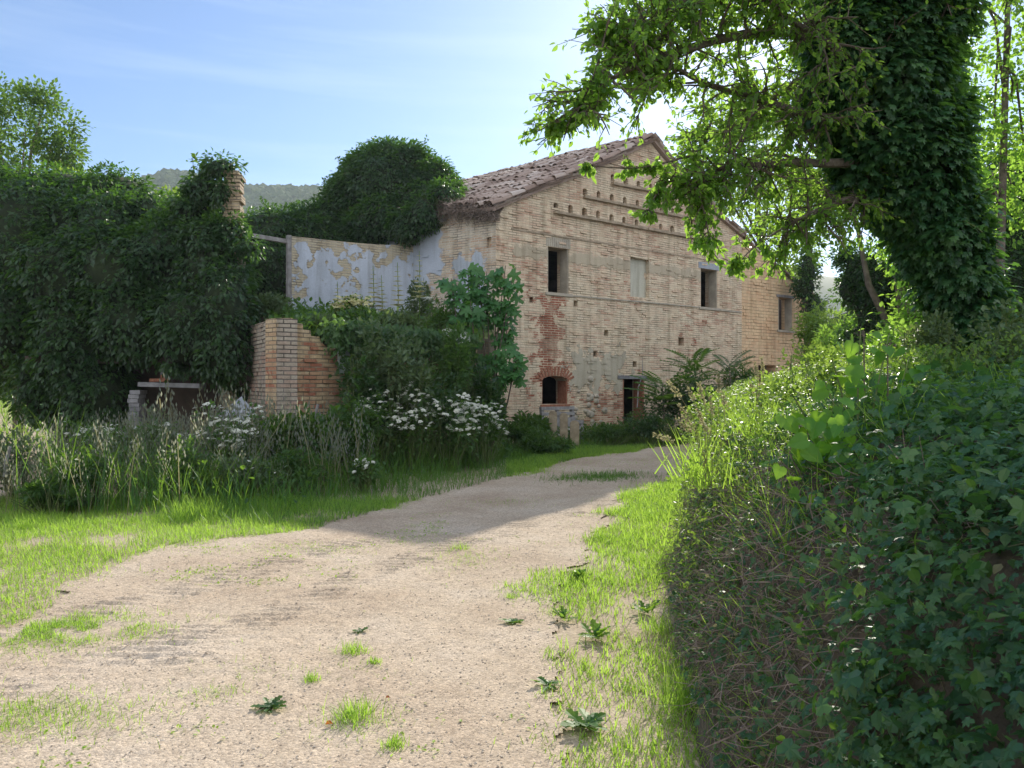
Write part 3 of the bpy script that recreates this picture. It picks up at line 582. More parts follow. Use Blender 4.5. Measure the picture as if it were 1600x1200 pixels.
for a_ in (DOOR[0][0] + .002, DOOR[1][0] - .06): jm.box(gmap(a_, -.1, -.4), np.array([*UU, 0]) * .055, (0, 0, DOOR[2][1] + .09), np.array([*NN, 0]) * .39)
dw = jm.build('doorway', M['redbrick'], house)
mb.build('lintel', M['stone'], dw)
# rough stone patches low in the wall
for k in range(30):
    a = U(2.75, 3.95); b = U(.15, 1.75); s = U(.05, .11)
    if any(inside(a, b, h) or inside(a - .1, b, h) for h in (DOOR, ARCH)): continue
    ring = []
    for lay, (sc_, dp) in enumerate(((1, -.01), (.85, .03), (.4, .055))):
        ring += [gmap(a + s * sc_ * math.cos(q) * 1.2 * (1 + .2 * math.sin(k + 3 * q)), b + s * sc_ * math.sin(q), dp) for q in np.linspace(0, 2 * math.pi, 8, endpoint=False)]
    mb = MB(); mb.add(ring, [(l * 8 + i, l * 8 + (i + 1) % 8, (l + 1) * 8 + (i + 1) % 8, (l + 1) * 8 + i) for l in (0, 1) for i in range(8)] + [tuple(range(16, 24))]); mb.build('wall_stone', M['sill'], house, smooth=True)
# roof of curved tiles
M['tile'] = leafmat('roof_tile', [(.16, .115, .095), (.29, .215, .18), (.40, .32, .275), (.50, .44, .40)], (.3, .2, .1), 0, .85, .25)
def tile(mb, p, d, n, L, w, up):
    """one half-barrel tile: axis d, surface normal n"""
    x = np.cross(d, n); x /= np.linalg.norm(x); k = 5; vs = []
    for e in (0, 1):
        c = p + d * L * e; ww = w * (1 - .18 * e if up else 1 - .1 * (1 - e))
        for i in range(k):
            a = math.pi * i / (k - 1); vs.append(c + x * ww / 2 * math.cos(a) + n * (math.sin(a) * ww * .42 if up else -math.sin(a) * ww * .3) )
    m_ = len(vs); vs += [v - n * .015 for v in vs]
    fs = [(i, i + 1, k + i + 1, k + i) for i in range(k - 1)] + [(m_ + i + 1, m_ + i, m_ + k + i, m_ + k + i + 1) for i in range(k - 1)] + [(i, m_ + i, m_ + i + 1, i + 1) for i in range(k - 1)]
    mb.add(vs, fs)
def roof_part(e0, e1_, r0_, r1_, name, rows_, cols_, hump=0.0, seed=0, jit=1.0, missing=0.03):
    e0, e1_, r0_, r1_ = map(np.array, (e0, e1_, r0_, r1_)); mb = MB()
    def S(a, b):
        q = (e0 * (1 - a) + e1_ * a) * (1 - b) + (r0_ * (1 - a) + r1_ * a) * b
        q = q + np.array([0, 0, hump * math.sin(math.pi * min(1, a * 1.4)) * (b) + .05 * math.sin(9 * a + seed) * math.sin(6 * b + seed) - .10 * math.sin(math.pi * b) * math.sin(math.pi * a)]); return q
    ng = 14
    V_ = [S(i / ng, j / ng) - np.array([0, 0, .03]) for j in range(ng + 1) for i in range(ng + 1)]; V2 = [v - np.array([0, 0, .09]) for v in V_]; n1 = len(V_)
    fs = []
    for j in range(ng):
        for i in range(ng):
            a = j * (ng + 1) + i; fs += [(a, a + 1, a + ng + 2, a + ng + 1), (n1 + a + ng + 1, n1 + a + ng + 2, n1 + a + 1, n1 + a)]
    bd = [i for i in range(ng + 1)] + [j * (ng + 1) + ng for j in range(1, ng + 1)] + [ng * (ng + 1) + i for i in range(ng - 1, -1, -1)] + [j * (ng + 1) for j in range(ng - 1, 0, -1)]
    fs += [(bd[i], bd[(i + 1) % len(bd)], n1 + bd[(i + 1) % len(bd)], n1 + bd[i]) for i in range(len(bd))]
    mb.add(V_ + V2, fs)
    for j in range(rows_):
        for i in range(cols_):
            for up in (True, False):
                if U() < missing: continue
                a = (i + (.5 if up else 0)) / cols_; b = j / rows_; 
                if a > 1: continue
                p = S(a, b); q = S(a, min(1.0, b + 1.0 / rows_)); d = q - p; L = np.linalg.norm(d); 
                if L < 1e-4: continue
                d /= L; sd = S(min(1, a + .02), b) - S(max(0, a - .02), b); n_ = np.cross(sd, d); n_ /= np.linalg.norm(n_); n_ = n_ if n_[2] > 0 else -n_
                sd /= np.linalg.norm(sd); d = d + sd * rng.normal() * .055 * jit + n_ * (-.05 + rng.normal() * .035 * jit); d /= np.linalg.norm(d)
                p = p + sd * rng.normal() * .015 * jit + n_ * ((.06 if up else .035) + abs(rng.normal()) * .018 * jit) - d * rng.normal() * .04 * jit
                tile(mb, p, d, n_, L * 1.28, .21, up)
    return mb.build(name, M['tile'], house)
E0 = gmap(-.12, 6.15, .12); AP = gmap(apex[0], apex[1] + .10, .12)
E1 = np.array([*(K + FF * 6.6), 6.7]); RB = np.array([*(A3 + WW * 8.3), 9.30])
roof_part(E0, E1, AP, RB, 'roof', 17, 34, hump=.10, seed=1)
RS = gmap(seam, top_seam[1] + .08, .12); RE = gmap(e2[0] + .1, e2[1] + .05, .12)
mid = gmap(G(1105, 323)[0], G(1105, 323)[1] + .08, .12)
roof_part(mid, mid + np.array([*WW, 0]) * 8, AP, RB, 'roof', 9, 30, seed=2)
roof_part(RS, RS + np.array([*WW, 0]) * 8, mid + np.array([0, 0, -.03]), mid + np.array([*WW, 0]) * 8, 'roof', 5, 30, seed=3)
# verge tiles, a thin line of masonry capping on the annex
mb = MB()
vp = [RS, gmap(*e1, .03), RE]
for p, q in zip(vp[:-1], vp[1:]):
    n = int(np.linalg.norm(q - p) / .3)
    for k in range(n):
        a = p + (q - p) * k / n; dvec = (q - p) / n
        mb.box(a + np.array([0, 0, .0]), dvec * .96, np.array([0, 0, .05 + U(0, .03)]), -np.array([*NN, 0]) * .5)
mb.build('coping', M['tile'], house)
# dead creeper and grass along the broken eaves
mb = MB(); n = 2600
s_ = U(-.1, 2.4, n); pos = np.array([fmap(a, 6.05 + .16 * a + b, .12 + c) for a, b, c in zip(s_, rng.normal(size=n) * .13, rng.normal(size=n) * .06)])
scatter(mb, BL, pos, unit(rdir(n) + np.array([0, 0, -.5])), rdir(n), np.stack([np.full(n, .012), U(.08, .3, n), np.full(n, .1)], 1))
o = mb.build('dead_creeper', M['deadwood']); tag(o, 'dry brown creeper hanging from the broken eaves at the house corner', 'creeper')

# ---------------------------------------------------------------- ruined room: plastered back wall
C0 = K + FF * 2.72; BD = -UU
def bmap(a, b, d): q = C0 + BD * a + NN * d; return np.array([q[0], q[1], b])
M['plaster'] = brickmat('peeling_plaster', [(.52, .46, .34), (.50, .42, .31), (.45, .37, .27)], (.46, .42, .34), seed=5, wash=.9, plaster=[(-.5, 1.9, 2.5, 5.05, .5), (.0, 3.4, 3.0, 4.25, .55), (2.2, 3.3, 3.2, 5.1, .75)])
bo = [(0, -.2), (3.5, -.2), (3.5, 5.3)] + [(2.9, 5.31), (2.2, 5.32), (1.5, 5.34), (.8, 5.38), (.3, 5.45), (.15, 5.7), (0, 5.75)]
rw = empty('ruined_wall', (*C0, 0), 'roofless wall with peeling blue-grey plaster left of the brick gable', 'wall')
mb = MB(); panel(mb, bo, [], .38, bmap, 0, 0); mb.build('wall', M['plaster'], rw)
mb = MB(); mb.box(bmap(3.51, 2.6, .015), np.array([*BD, 0]) * .10, (0, 0, 2.72), -np.array([*NN, 0]) * .12); mb.build('timber_post', M['wood'], rw)
be = MB(); p0 = bmap(3.55, 5.12, -.15); be.box(p0, np.array([-1.15, -.55, .12]), (0, 0, .10), (.05, -.1, 0)); tag(be.build('roof_beam', M['wood']), 'grey weathered timber beam spanning from the plaster wall to the ivy', 'beam')
# low terrace wall
LC = np.array([-3.98, 13.0]); L1 = np.array([-.75, 16.6]); LB = np.array([-5.22, 15.2])
ld = (L1 - LC); LL = np.linalg.norm(ld); ld /= LL; ln = np.array([ld[1], -ld[0]])
def lmap(a, b, d): q = LC + ld * a + ln * d; return np.array([q[0], q[1], b])
bd_ = LB - LC; LBn = np.linalg.norm(bd_); bd_ /= LBn; lbn = np.array([bd_[1], -bd_[0]]); lbn = lbn if lbn[0] < 0 else -lbn
def l2map(a, b, d): q = LC + bd_ * a + lbn * d; return np.array([q[0], q[1], b])
tw = empty('terrace_wall', (*LC, 0), 'low broken wall of yellowish brick with a squared corner, weeds spilling over it', 'wall')
M['low'] = brickmat('terrace_brick', [(.55, .40, .24), (.54, .42, .28), (.50, .36, .23), (.46, .27, .17), (.36, .15, .10)], (.30, .25, .18), seed=11, bw=.26, rh=.073, wash=.25, mort=.010, red=[(.1, 1.6, 1.3, 2.1, .3)])
def lp(px, py):
    r = (px - 800) / F; s = (LC[0] - r * LC[1]) / (r * ld[1] - ld[0]); return (s, CH + (600 - py) / F * (LC[1] + s * ld[1]))
lo = [(0, -.2), (LL, -.2), (LL, 2.35)] + [lp(700, 545), lp(640, 530), lp(575, 524), lp(531, 524), lp(529, 545), lp(515, 546)] + [lp(500, 533), lp(499, 526), lp(486, 525), lp(485, 516), lp(474, 515), lp(473, 506), lp(465, 505), lp(458, 504), lp(457, 497), lp(446, 497), (0, CH + 103 / F * 13)]
mb = MB(); panel(mb, lo, [rect(556, 572, 565, 582, lp)], .35, lmap, 0, 130, .26, .073); mb.build('front_face', M['low'], tw)
M['low2'] = brickmat('terrace_brick_grey', [(.42, .37, .31), (.40, .34, .28), (.42, .30, .24), (.36, .22, .17)], (.20, .18, .16), seed=12, bw=.24, rh=.073, wash=.2, mort=.010)
tz = CH + 103 / F * 13
mb = MB(); panel(mb, [(.0, -.2), (LBn, -.2), (LBn - .15, .9), (LBn + .02, 1.0), (LBn, 2.0), (LBn - .3, 2.1), (LBn - .28, tz + .02), (0, tz)], [], .35, l2map, 0, 90, .24, .073); mb.build('side_face', M['low2'], tw)
# terrace fill
pg = [LC + ld * .3 - ln * .33, L1 - ln * .3, K + np.array([-.02, -.1]), C0 + NN * .06, C0 + BD * 3.9 + NN * .0, LB + np.array([.3, .1])]
def mound(x, y):
    d, _, _ = poly_dist(x, y, [LC, L1]); p = np.stack([x, y, 0 * x], -1).reshape(-1, 3)
    return 2.3 + .22 * np.clip(d, 0, 3.5) + .12 * fbm(p, 1.2, 3, 50).reshape(x.shape)
V, fs = grid_mesh(np.arange(-6.2, .2, .1), np.arange(12.8, 21.8, .1), mound, lambda x, y: inside(x, y, pg))
mb = MB(); mb.raw(V, fs.ravel(), np.full(len(fs), 4)); tag(mb.build('terrace_ground', M['meadow'], smooth=True), kind='structure')

# ---------------------------------------------------------------- foliage builders
def blob_surface(blobs, n, lump=.14, fr=1.4, seed=0):
    """n points on the outside of a union of lumpy ellipsoids, with outward normals"""
    B = np.array(blobs, float); ar = (B[:, 3] * B[:, 4] + B[:, 4] * B[:, 5] + B[:, 3] * B[:, 5]); k = rng.choice(len(B), int(n * 1.7), p=ar / ar.sum())
    d = rdir(len(k)); rad = B[k, 3:6]; r = 1 + lump * fbm(B[k, :3] + d * rad, fr, 3, seed)
    pos = B[k, :3] + d * rad * r[:, None]; nr = unit(d / rad); keep = np.ones(len(k), bool)
    for i, b in enumerate(B):
        q = (((pos - b[:3]) / b[3:6]) ** 2).sum(1); keep &= ~((q < .72) & (k != i))
    pos, nr = pos[keep][:n], nr[keep][:n]; return pos, nr
def blob_core(mb, blobs, sc=.86, lump=.14, fr=1.4, seed=0, res=14):
    for b in blobs:
        u = np.linspace(0, 2 * math.pi, res * 2, endpoint=False); v = np.linspace(.02, math.pi - .02, res); Ug, Vg = np.meshgrid(u, v)
        d = np.stack([np.sin(Vg) * np.cos(Ug), np.sin(Vg) * np.sin(Ug), np.cos(Vg)], -1).reshape(-1, 3); rad = np.array(b[3:6]); r = sc * (1 + lump * fbm(np.array(b[:3]) + d * rad, fr, 3, seed) + .05 * vn(d, 9, 3))
        V = np.array(b[:3]) + d * rad * r[:, None]; n = res * 2
        mb.add(V, [(j * n + i, (j + 1) * n + i, (j + 1) * n + (i + 1) % n, j * n + (i + 1) % n) for j in range(res - 1) for i in range(n)])
def clumps(mb, t, pos, nr, per, spread, size, droop=.5, out=.5, flat=.35):
    """tufts of leaves around each point"""
    n = len(pos) * per; p = np.repeat(pos, per, 0); q = np.repeat(nr, per, 0); r = rdir(n)
    cs = np.repeat(rng.normal(size=(len(pos), 1)) * .04, per, 0)
    pp = p + r * spread * U(.2, 1, (n, 1)) + q * cs
    dr = unit(q * out + r * .7 + np.array([0, 0, -droop])); nm = unit(q * (1 - flat) + np.array([0, 0, flat + .3]) + rdir(n) * .45)
    scatter(mb, t, pp, dr, nm, size * U(.6, 1.25, n))
def ivy(name, label, cat, blobs, n, per=9, size=.11, spread=.16, m='ivy', t=DI, lump=.16, fr=1.2, droop=.7, seed=0, group=None, core=.88, trunk=None, light=0):
    b = np.array(blobs, float); base = (b[:, 0].mean(), b[:, 1].mean(), 0); e = empty(name, base, label, cat, group)
    pos, nr = blob_surface(blobs, n, lump, fr, seed); fo_ = MB(); clumps(fo_, t, pos, nr, per, spread, size, droop)
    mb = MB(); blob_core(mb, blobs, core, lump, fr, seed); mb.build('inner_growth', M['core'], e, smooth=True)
    sh = rng.choice(len(pos), min(60, len(pos) // 30), replace=False); LL_ = size / .12
    for i in sh:
        if nr[i][2] < -.2: continue
        d = unit(nr[i] + rng.normal(size=3) * .5 + np.array([0, 0, .35])); L = U(.2, .6) * LL_; q = [pos[i] + d * L * t_ + np.array([0, 0, -.35 * L * t_ * t_]) for t_ in np.linspace(0, 1, 5)]; fo_.tube(q, [.006] * 5, 3, 1, cap=False)
        q = np.array(q); m_ = 14; j = rng.integers(0, 5, m_); scatter(fo_, t, q[j] + rng.normal(size=(m_, 3)) * .03 * LL_, rdir(m_) + d * .4, np.array([0, 0, 1.0]) + rdir(m_) * .7, size * U(.5, 1.0, m_))
    fo_.build('foliage', [M[m], M['stem']], e)
    if trunk is not None:
        mb = MB(); mb.tube(trunk, np.linspace(.2, .1, len(trunk)), 8); mb.build('trunk', M['bark'], e)
    return e
def bush(name, label, cat, c, r, n, size, m='bush', t=OV, flowers=0, fm_='flower', fs=.08, stems=40, group=None, top_only=True, dens=.35, pin=False, ground=None):
    """a shrub or tall weed: stems from the base, leaves through the volume, flower heads on top"""
    c = np.array(c, float); r = np.array(r, float); gz = c[2] if ground is None else ground; e = empty(name, (c[0], c[1], gz), label, cat, group)
    nl = 9; lo_ = rdir(nl) * np.array([.62, .62, .5]); lo_[:, 2] = np.abs(lo_[:, 2]) * U(.3, 1.6, nl); lr = U(.28, .55, nl); li = rng.integers(0, nl, n)
    k = rdir(n); pos = c + lo_[li] * r + k * r * (lr[li][:, None] * U(size=(n, 1)) ** dens) * (1 + .5 * fbm(c + k * r, 2.8, 2, 7))[:, None]; pos[:, 2] = np.maximum(pos[:, 2], gz + .03)
    dr = unit(k + rdir(n) * .8 + np.array([0, 0, .1])); mb = MB(); scatter(mb, t, pos, dr, unit(np.array([0, 0, 1.0]) + rdir(n) * .6 + k * .3), size * U(.6, 1.3, n)); mb.build('foliage', M[m], e)
    mb = MB(); q = rdir(stems); q[:, 2] = np.abs(q[:, 2])
    for i in range(stems):
        p1 = c + q[i] * r * U(.7, 1.02); p0 = np.array([c[0] + (p1[0] - c[0]) * .3, c[1] + (p1[1] - c[1]) * .3, gz]); mb.tube([p0, p0 * .5 + p1 * .5 + rng.normal(size=3) * .04, p1], [.009, .006, .003], 4, cap=False)
    mb.build('stem', M['stem'], e)
    if flowers:
        li = rng.integers(0, nl, flowers); k = rdir(flowers); k[:, 2] = np.abs(k[:, 2]) * .9 + .12; k[:, 1] -= .25; k = unit(k); pos = c + lo_[li] * r + k * r * (lr[li][:, None] * U(.9, 1.2, (flowers, 1)))
        mb = MB(); scatter(mb, FL, pos, unit(np.array([0, -.35, 1.0]) + rdir(flowers) * .4), rdir(flowers), fs * U(.6, 1.3, flowers)); mb.build('blossom', M[fm_], e)
    return e
def pick(n, x0, x1, y0, y1, cond):
    x = U(x0, x1, n); y = U(y0, y1, n); k = cond(x, y); return x[k], y[k]
def blades(mb, x, y, z, h, w, lean=.5, mi=0):
    n = len(x); a = U(0, 6.28, n); ln_ = np.abs(rng.normal(size=n)) * lean
    dr = unit(np.stack([np.cos(a) * ln_, np.sin(a) * ln_, np.ones(n)], 1)); nm = np.stack([np.cos(a), np.sin(a), -.2 * np.ones(n)], 1)
    scatter(mb, BL, np.stack([x, y, z], 1), dr, nm, np.stack([w, h, h * .8], 1), mi)
# ---------------------------------------------------------------- grass
def noise2(x, y, f, s): return fbm(np.stack([x, y, 0 * x], -1), f, 3, s)
inroad = lambda x, y: inside(x, y, ROAD)
# sunlit grass right of the track
x, y = pick(250000, -.1, 5.0, 2.4, 19, lambda x, y: (~inside(x - .05 + .55 * noise2(x, y, 1.8, 4) + .10 * rng.normal(size=len(x)), y + .3 * noise2(x, y, 2.2, 6), ROAD)) & (x < foot(y) + .08) & (x > -.6))
kd = U(size=len(x)) < np.clip(.50 + 1.3 * noise2(x, y, 2.2, 61) + np.clip((y - 5) / 4, .12, .6), .08, 1); x, y = x[kd], y[kd]
h = U(.03, .10, len(x)) * (1 + .6 * noise2(x, y, 1.5, 9)) * np.interp(y, [3, 8, 14], [.8, 1.2, 1.5]); mb = MB(); blades(mb, x, y, ground_z(x, y), h, .0035 + .0025 * U(size=len(x)) + y * .0003, .6)
dk = U(size=len(x)) < .10; blades(mb, x[dk] + .01, y[dk], ground_z(x[dk], y[dk]), h[dk] * .8, np.full(dk.sum(), .004), 1.1, 1)
tag(mb.build('verge_grass', [M['grass'], M['straw']]), 'short bright grass between the track and the bank', kind='stuff')
# left lawn
x, y = pick(190000, -11, -1.2, 4.2, 10.6, lambda x, y: (~inside(x + .1 + .5 * noise2(x, y, 1.2, 4) + .10 * rng.normal(size=len(x)), y - .05 + .35 * noise2(x, y, 1.6, 7) + .06 * rng.normal(size=len(x)), ROAD)) & (x < -1))
kd = U(size=len(x)) < np.clip(.55 + 1.5 * noise2(x, y, 1.3, 63) + (y - 6.5) * .2, .05, 1); x, y = x[kd], y[kd]
h = U(.025, .085, len(x)) * (1 + .7 * noise2(x, y, 1.7, 19)) * np.interp(y, [5, 9, 10], [1, 1.4, 1.9]); mb = MB(); blades(mb, x, y, ground_z(x, y), h, .004 + .003 * U(size=len(x)), .6)
dk = U(size=len(x)) < .12; blades(mb, x[dk] + .01, y[dk], ground_z(x[dk], y[dk]), h[dk] * .9, np.full(dk.sum(), .004), 1.0, 1)
x2, y2 = gp(70, 990); px_ = x2 + rng.normal(size=5200) * .42; py_ = y2 + rng.normal(size=5200) * .17; kk = (px_ > -4.2); px_, py_ = px_[kk], py_[kk]
k_ = (noise2(px_, py_, 3.5, 17) > -.1); px_, py_ = px_[k_], py_[k_]; blades(mb, px_, py_, road_h(px_, py_), U(.02, .06, len(px_)), np.full(len(px_), .004), .8)
x2, y2 = gp(30, 1130); px_ = x2 + rng.normal(size=1500) * .3; py_ = y2 + rng.normal(size=1500) * .14; blades(mb, px_, py_, road_h(px_, py_), U(.02, .06, 1500), np.full(1500, .0035), .9)
tag(mb.build('lawn_grass', [M['grass'], M['straw']]), 'short grass along the left edge of the track', kind='stuff')
# far verge in the shade of the house
RL = [p for p in ROAD_L if p[1] > 7.5 and p[1] < 32]
x = U(-12, 9, 150000); y = U(8.5, 24, 150000); d, s_, sd = poly_dist(x, y, RL); dg = (x - K[0]) * NN[0] + (y - K[1]) * NN[1]
k = (~inroad(x, y)) & (sd > 0) & (d < 1.7) & ((dg > .1) | (x < 0)); k &= U(size=len(x)) < np.clip(1.25 - d * .45 + .5 * noise2(x, y, 1.5, 12), .1, 1)
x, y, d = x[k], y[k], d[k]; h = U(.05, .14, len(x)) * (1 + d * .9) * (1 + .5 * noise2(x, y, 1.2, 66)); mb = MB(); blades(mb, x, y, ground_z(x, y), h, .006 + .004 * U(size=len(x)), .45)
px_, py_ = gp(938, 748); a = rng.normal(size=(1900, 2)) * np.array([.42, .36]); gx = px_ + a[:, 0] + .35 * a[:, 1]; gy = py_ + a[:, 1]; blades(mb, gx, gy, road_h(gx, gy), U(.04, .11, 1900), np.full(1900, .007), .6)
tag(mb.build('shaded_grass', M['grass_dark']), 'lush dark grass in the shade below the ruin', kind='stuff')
# sparse sprouts in the track's middle
mb = MB()
for cx_, cy_, n, sx_, sy_ in ((720, 875, 420, .20, .25), (650, 845, 160, .15, .2), (800, 925, 160, .08, .12), (560, 1130, 300, .12, .12), (60, 1010, 500, .3, .2), (850, 735, 700, .5, .5), (860, 955, 130, .07, .12), (1000, 725, 900, 1.0, .6), (780, 785, 260, .4, .25), (420, 862, 350, .5, .14), (480, 1050, 120, .3, .1), (330, 1090, 100, .1, .05)):
    q = gp(cx_, cy_); gx = q[0] + rng.normal(size=n) * sx_; gy = q[1] + rng.normal(size=n) * sy_; blades(mb, gx, gy, road_h(gx, gy), U(.015, .055, n), np.full(n, .003), .9)
x, y = pick(60000, -4.5, 1.2, 2.6, 9.5, road_keep); k = (noise2(x, y, 1.1, 51) + .6 * noise2(x, y, 6, 52) + .2 * rng.normal(size=len(x))) > .62; x, y = x[k], y[k]
scatter(mb, OV, np.stack([x, y, road_h(x, y) + .004], 1), unit(rdir(len(x)) * np.array([1, 1, .3]) + np.array([0, 0, .3])), np.array([0, 0, 1.0]) + rdir(len(x)) * .3, U(.010, .028, len(x)))
tag(mb.build('track_sprouts', M['grass']), 'thin scattered grass sprouting from the gravel track', kind='stuff')
# sunlit meadow beyond on the left and behind everything
x = U(-70, -8, 26000); y = U(17, 75, 26000); k = (x < -.50 * y); x, y = x[k], y[k]
mb = MB(); blades(mb, x, y, ground_z(x, y), U(.25, .6, len(x)), np.full(len(x), .05), .5); tag(mb.build('meadow_grass', M['light']), 'pale sunlit grass of the meadow past the left ruin', kind='stuff')

# tall weeds and dry seeding grasses left of the terrace wall
x = U(-12.5, -2.0, 5500); y = U(8.6, 13.6, 5500); d, s_, sd = poly_dist(x, y, RL); k = (y > 8.9 + .25 * np.sin(x * 2)) & (y > 9.0 + np.clip(x + 4.5, 0, 3) * 1.1) & (y < 12.4 + .8 * np.sin(x)); k &= (noise2(x, y, .9, 90) + .35 * rng.normal(size=len(x))) > -.12; x, y = x[k], y[k]
n = len(x); hh = np.clip(.80 + .30 * noise2(x, y, .7, 21) + .25 * (y - 10) / 3 + rng.normal(size=n) * .22, .4, 1.75)
a = U(0, 6.28, n); ln_ = np.abs(rng.normal(size=n)) * .32; mb = MB()
scatter(mb, ST, np.stack([x, y, ground_z(x, y)], 1), np.stack([np.cos(a) * ln_, np.sin(a) * ln_, np.ones(n)], 1), np.stack([np.cos(a), np.sin(a), 0 * a], 1), np.stack([hh * 1.15, hh, hh * 1.0], 1))
tag(mb.build('seeding_grass', [M['straw'], M['silver']]), 'tall dry grass gone to seed in front of the left ruin', kind='stuff')
x = U(-12.5, 7.5, 90000); y = U(9.2, 24, 90000); d, s_, sd = poly_dist(x, y, RL); dg = (x - K[0]) * NN[0] + (y - K[1]) * NN[1]
k = (sd > 0) & (d > .9) & (d < 3.6) & (((x < -.8) & (y < 14.6)) | ((x > -2) & (dg > .06)) | ((x < -1) & (y < 13.2))); k &= U(size=len(x)) < .5 + .5 * noise2(x, y, 1.5, 33)
x, y, d = x[k], y[k], d[k]; n = len(x); h = np.clip(.30 + .34 * (d - .8), .2, 1.1) * (1 + .5 * noise2(x, y, .9, 25)) * U(.6, 1.15, n) * np.where(x > -.5, .7, 1)
mb = MB(); blades(mb, x, y, ground_z(x, y), h, .010 + .006 * U(size=n), .35)
m_ = U(size=n) < .25; lx, ly, lh = x[m_], y[m_], h[m_]; q = len(lx)
scatter(mb, OV, np.stack([lx, ly, ground_z(lx, ly) + lh * U(.3, .95, q)], 1), rdir(q) + np.array([0, 0, .3]), np.array([0, 0, 1.0]) + rdir(q) * .5, .09 * U(.5, 1.3, q), 1)
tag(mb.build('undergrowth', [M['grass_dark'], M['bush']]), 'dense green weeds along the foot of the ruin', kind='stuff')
# weeds over the terrace
x = U(-6.2, 0, 14000); y = U(13, 21.4, 14000); k = inside(x, y, pg); x, y = x[k], y[k]; n = len(x); h = U(.15, .45, n) * (1 + .6 * noise2(x, y, 1.1, 44)); z = mound(x, y); mb = MB(); blades(mb, x[::3], y[::3], z[::3], h[::3], .012 + 0 * x[::3], .5)
m_ = U(size=n) < .8; lx, ly, lz, lh = x[m_], y[m_], z[m_], h[m_]; q = len(lx)
scatter(mb, OV, np.stack([lx, ly, lz + lh * U(.2, .95, q)], 1), rdir(q) + np.array([0, 0, .3]), np.array([0, 0, 1.0]) + rdir(q) * .5, .13 * U(.5, 1.3, q), 1)
n = 4200; a = U(.9, 4.6, n); dd_ = np.abs(rng.normal(size=n)) * .42 * np.interp(a, [.7, 1.3, 1.6, 4.6], [.25, .9, .8, 1.0]); q = np.array([lmap(aa, 2.75 - 0.1 * aa / 4 - de, .10 + U(0, .22)) for aa, de in zip(a, dd_)])
scatter(mb, OV, q + rng.normal(size=(n, 3)) * .05, unit(np.stack([rng.normal(size=n) * .5, -.25 - U(0, .4, n), -.3 - U(0, .8, n)], 1)), np.array([0, -.5, .8]) + rdir(n) * .6, .10 * U(.5, 1.3, n), 1)
tag(mb.build('terrace_weeds', [M['grass_dark'], M['bush']]), 'mixed weeds covering the terrace and hanging over its brick wall', kind='stuff')

# ---------------------------------------------------------------- ivy-covered ruin on the left
def B(px, py, Y, rx, ry, rz): return (*P(px, py, Y), rx, ry, rz)
ivy('ivy_mound', 'huge dark ivy-smothered ruin filling the left side', 'ivy',
    [B(40, 440, 16.5, 2.3, 1.6, 2.1), B(165, 425, 16.2, 1.35, 1.5, 1.6), B(120, 310, 17.2, .75, 1.0, .5), B(190, 315, 17.0, .75, 1.0, .55), B(245, 345, 16.6, .7, 1.0, .5), B(275, 430, 15.8, 1.1, 1.2, 1.2), B(335, 440, 15.4, .7, .8, 1.3),
     B(310, 515, 15.0, .95, .8, .8), B(215, 500, 15.2, .9, .9, .9), B(130, 540, 15.4, .9, 1.0, 1.2), B(80, 600, 15.6, .6, .8, .9), B(150, 610, 15.3, .7, .7, .8), B(-90, 440, 17, 2.4, 1.6, 2.6), B(355, 510, 14.9, .5, .7, 1.1), B(375, 560, 15.0, .3, .5, .6),
     B(60, 320, 17.4, .8, 1.0, .45), B(0, 325, 17.6, 1.0, 1.0, .6), B(30, 500, 15.6, .9, .9, .9), B(100, 430, 15.2, .8, .7, .9), B(190, 430, 15.0, .7, .6, .8), B(250, 395, 15.3, .7, .7, .6)], 7000, per=11, size=.115, spread=.17, lump=.30, fr=1.5, seed=3, core=.84)
ivy('ivy_tuft', 'shaggy ivy tuft capping the broken brick pillar', 'ivy', [B(345, 262, 15.3, .30, .35, .22), B(343, 300, 15.05, .16, .16, .2), B(318, 300, 15.4, .34, .4, .36), B(300, 340, 15.5, .42, .5, .5), B(355, 358, 15.1, .36, .3, .16), B(388, 385, 14.9, .22, .25, .14), B(325, 380, 15.2, .5, .5, .5)], 760, per=9, size=.10, spread=.14, lump=.3, fr=2.0, seed=8, core=.7)
# upright shoot
e = empty('ivy_shoot', P(302, 330, 15.2), 'thin leafy shoot sticking up beside the ivy tuft on the pillar', 'plant'); mb = MB(); pts = [P(305, 340, 15.2), P(303, 290, 15.2), P(301, 240, 15.2)]; mb.tube(pts, [.012, .008, .004], 4); mb.build('stem', M['stem'], e)
n = 70; tt = U(size=n); pos = P(303, 330, 15.2) + np.stack([rng.normal(size=n) * .05, rng.normal(size=n) * .06, tt * 1.15], 1); mb = MB(); scatter(mb, OV, pos, rdir(n) + np.array([0, 0, -.3]), np.array([0, 0, 1.0]) + rdir(n) * .6, U(.07, .13, n)); mb.build('foliage', M['bush'], e)
# brick pillar in the ivy
pe = empty('brick_pillar', (*P(362, 600, 15.3)[:2], 0), 'crumbling pale brick pillar poking out of the ivy', 'pillar'); mb = MB()
pb = P(362, 600, 15.3); z = .8
while z < 5.75:
    w = .32 + U(-.04, .04); o_ = np.array([pb[0] - .13 + U(-.025, .025), 15.2 + U(-.02, .02), z]); hgt = U(.065, .075); mb.box(o_, (w * U(.46, .5), .02, 0), (-.05, .38, 0), (0, 0, hgt), (U(0, 3), round(z / .073) * .073)); mb.box(o_ + np.array([w * .51, .02 * U(-1, 1), 0]), (w * .46, .02, 0), (-.05, .38, 0), (0, 0, hgt), (U(0, 3), round(z / .073) * .073)); z += hgt + .006
M['pillar'] = brickmat('pillar_brick', [(.56, .45, .30), (.52, .42, .30), (.48, .34, .24)], (.4, .35, .27), seed=4, wash=.3); mb.build('shaft', M['pillar'], pe)
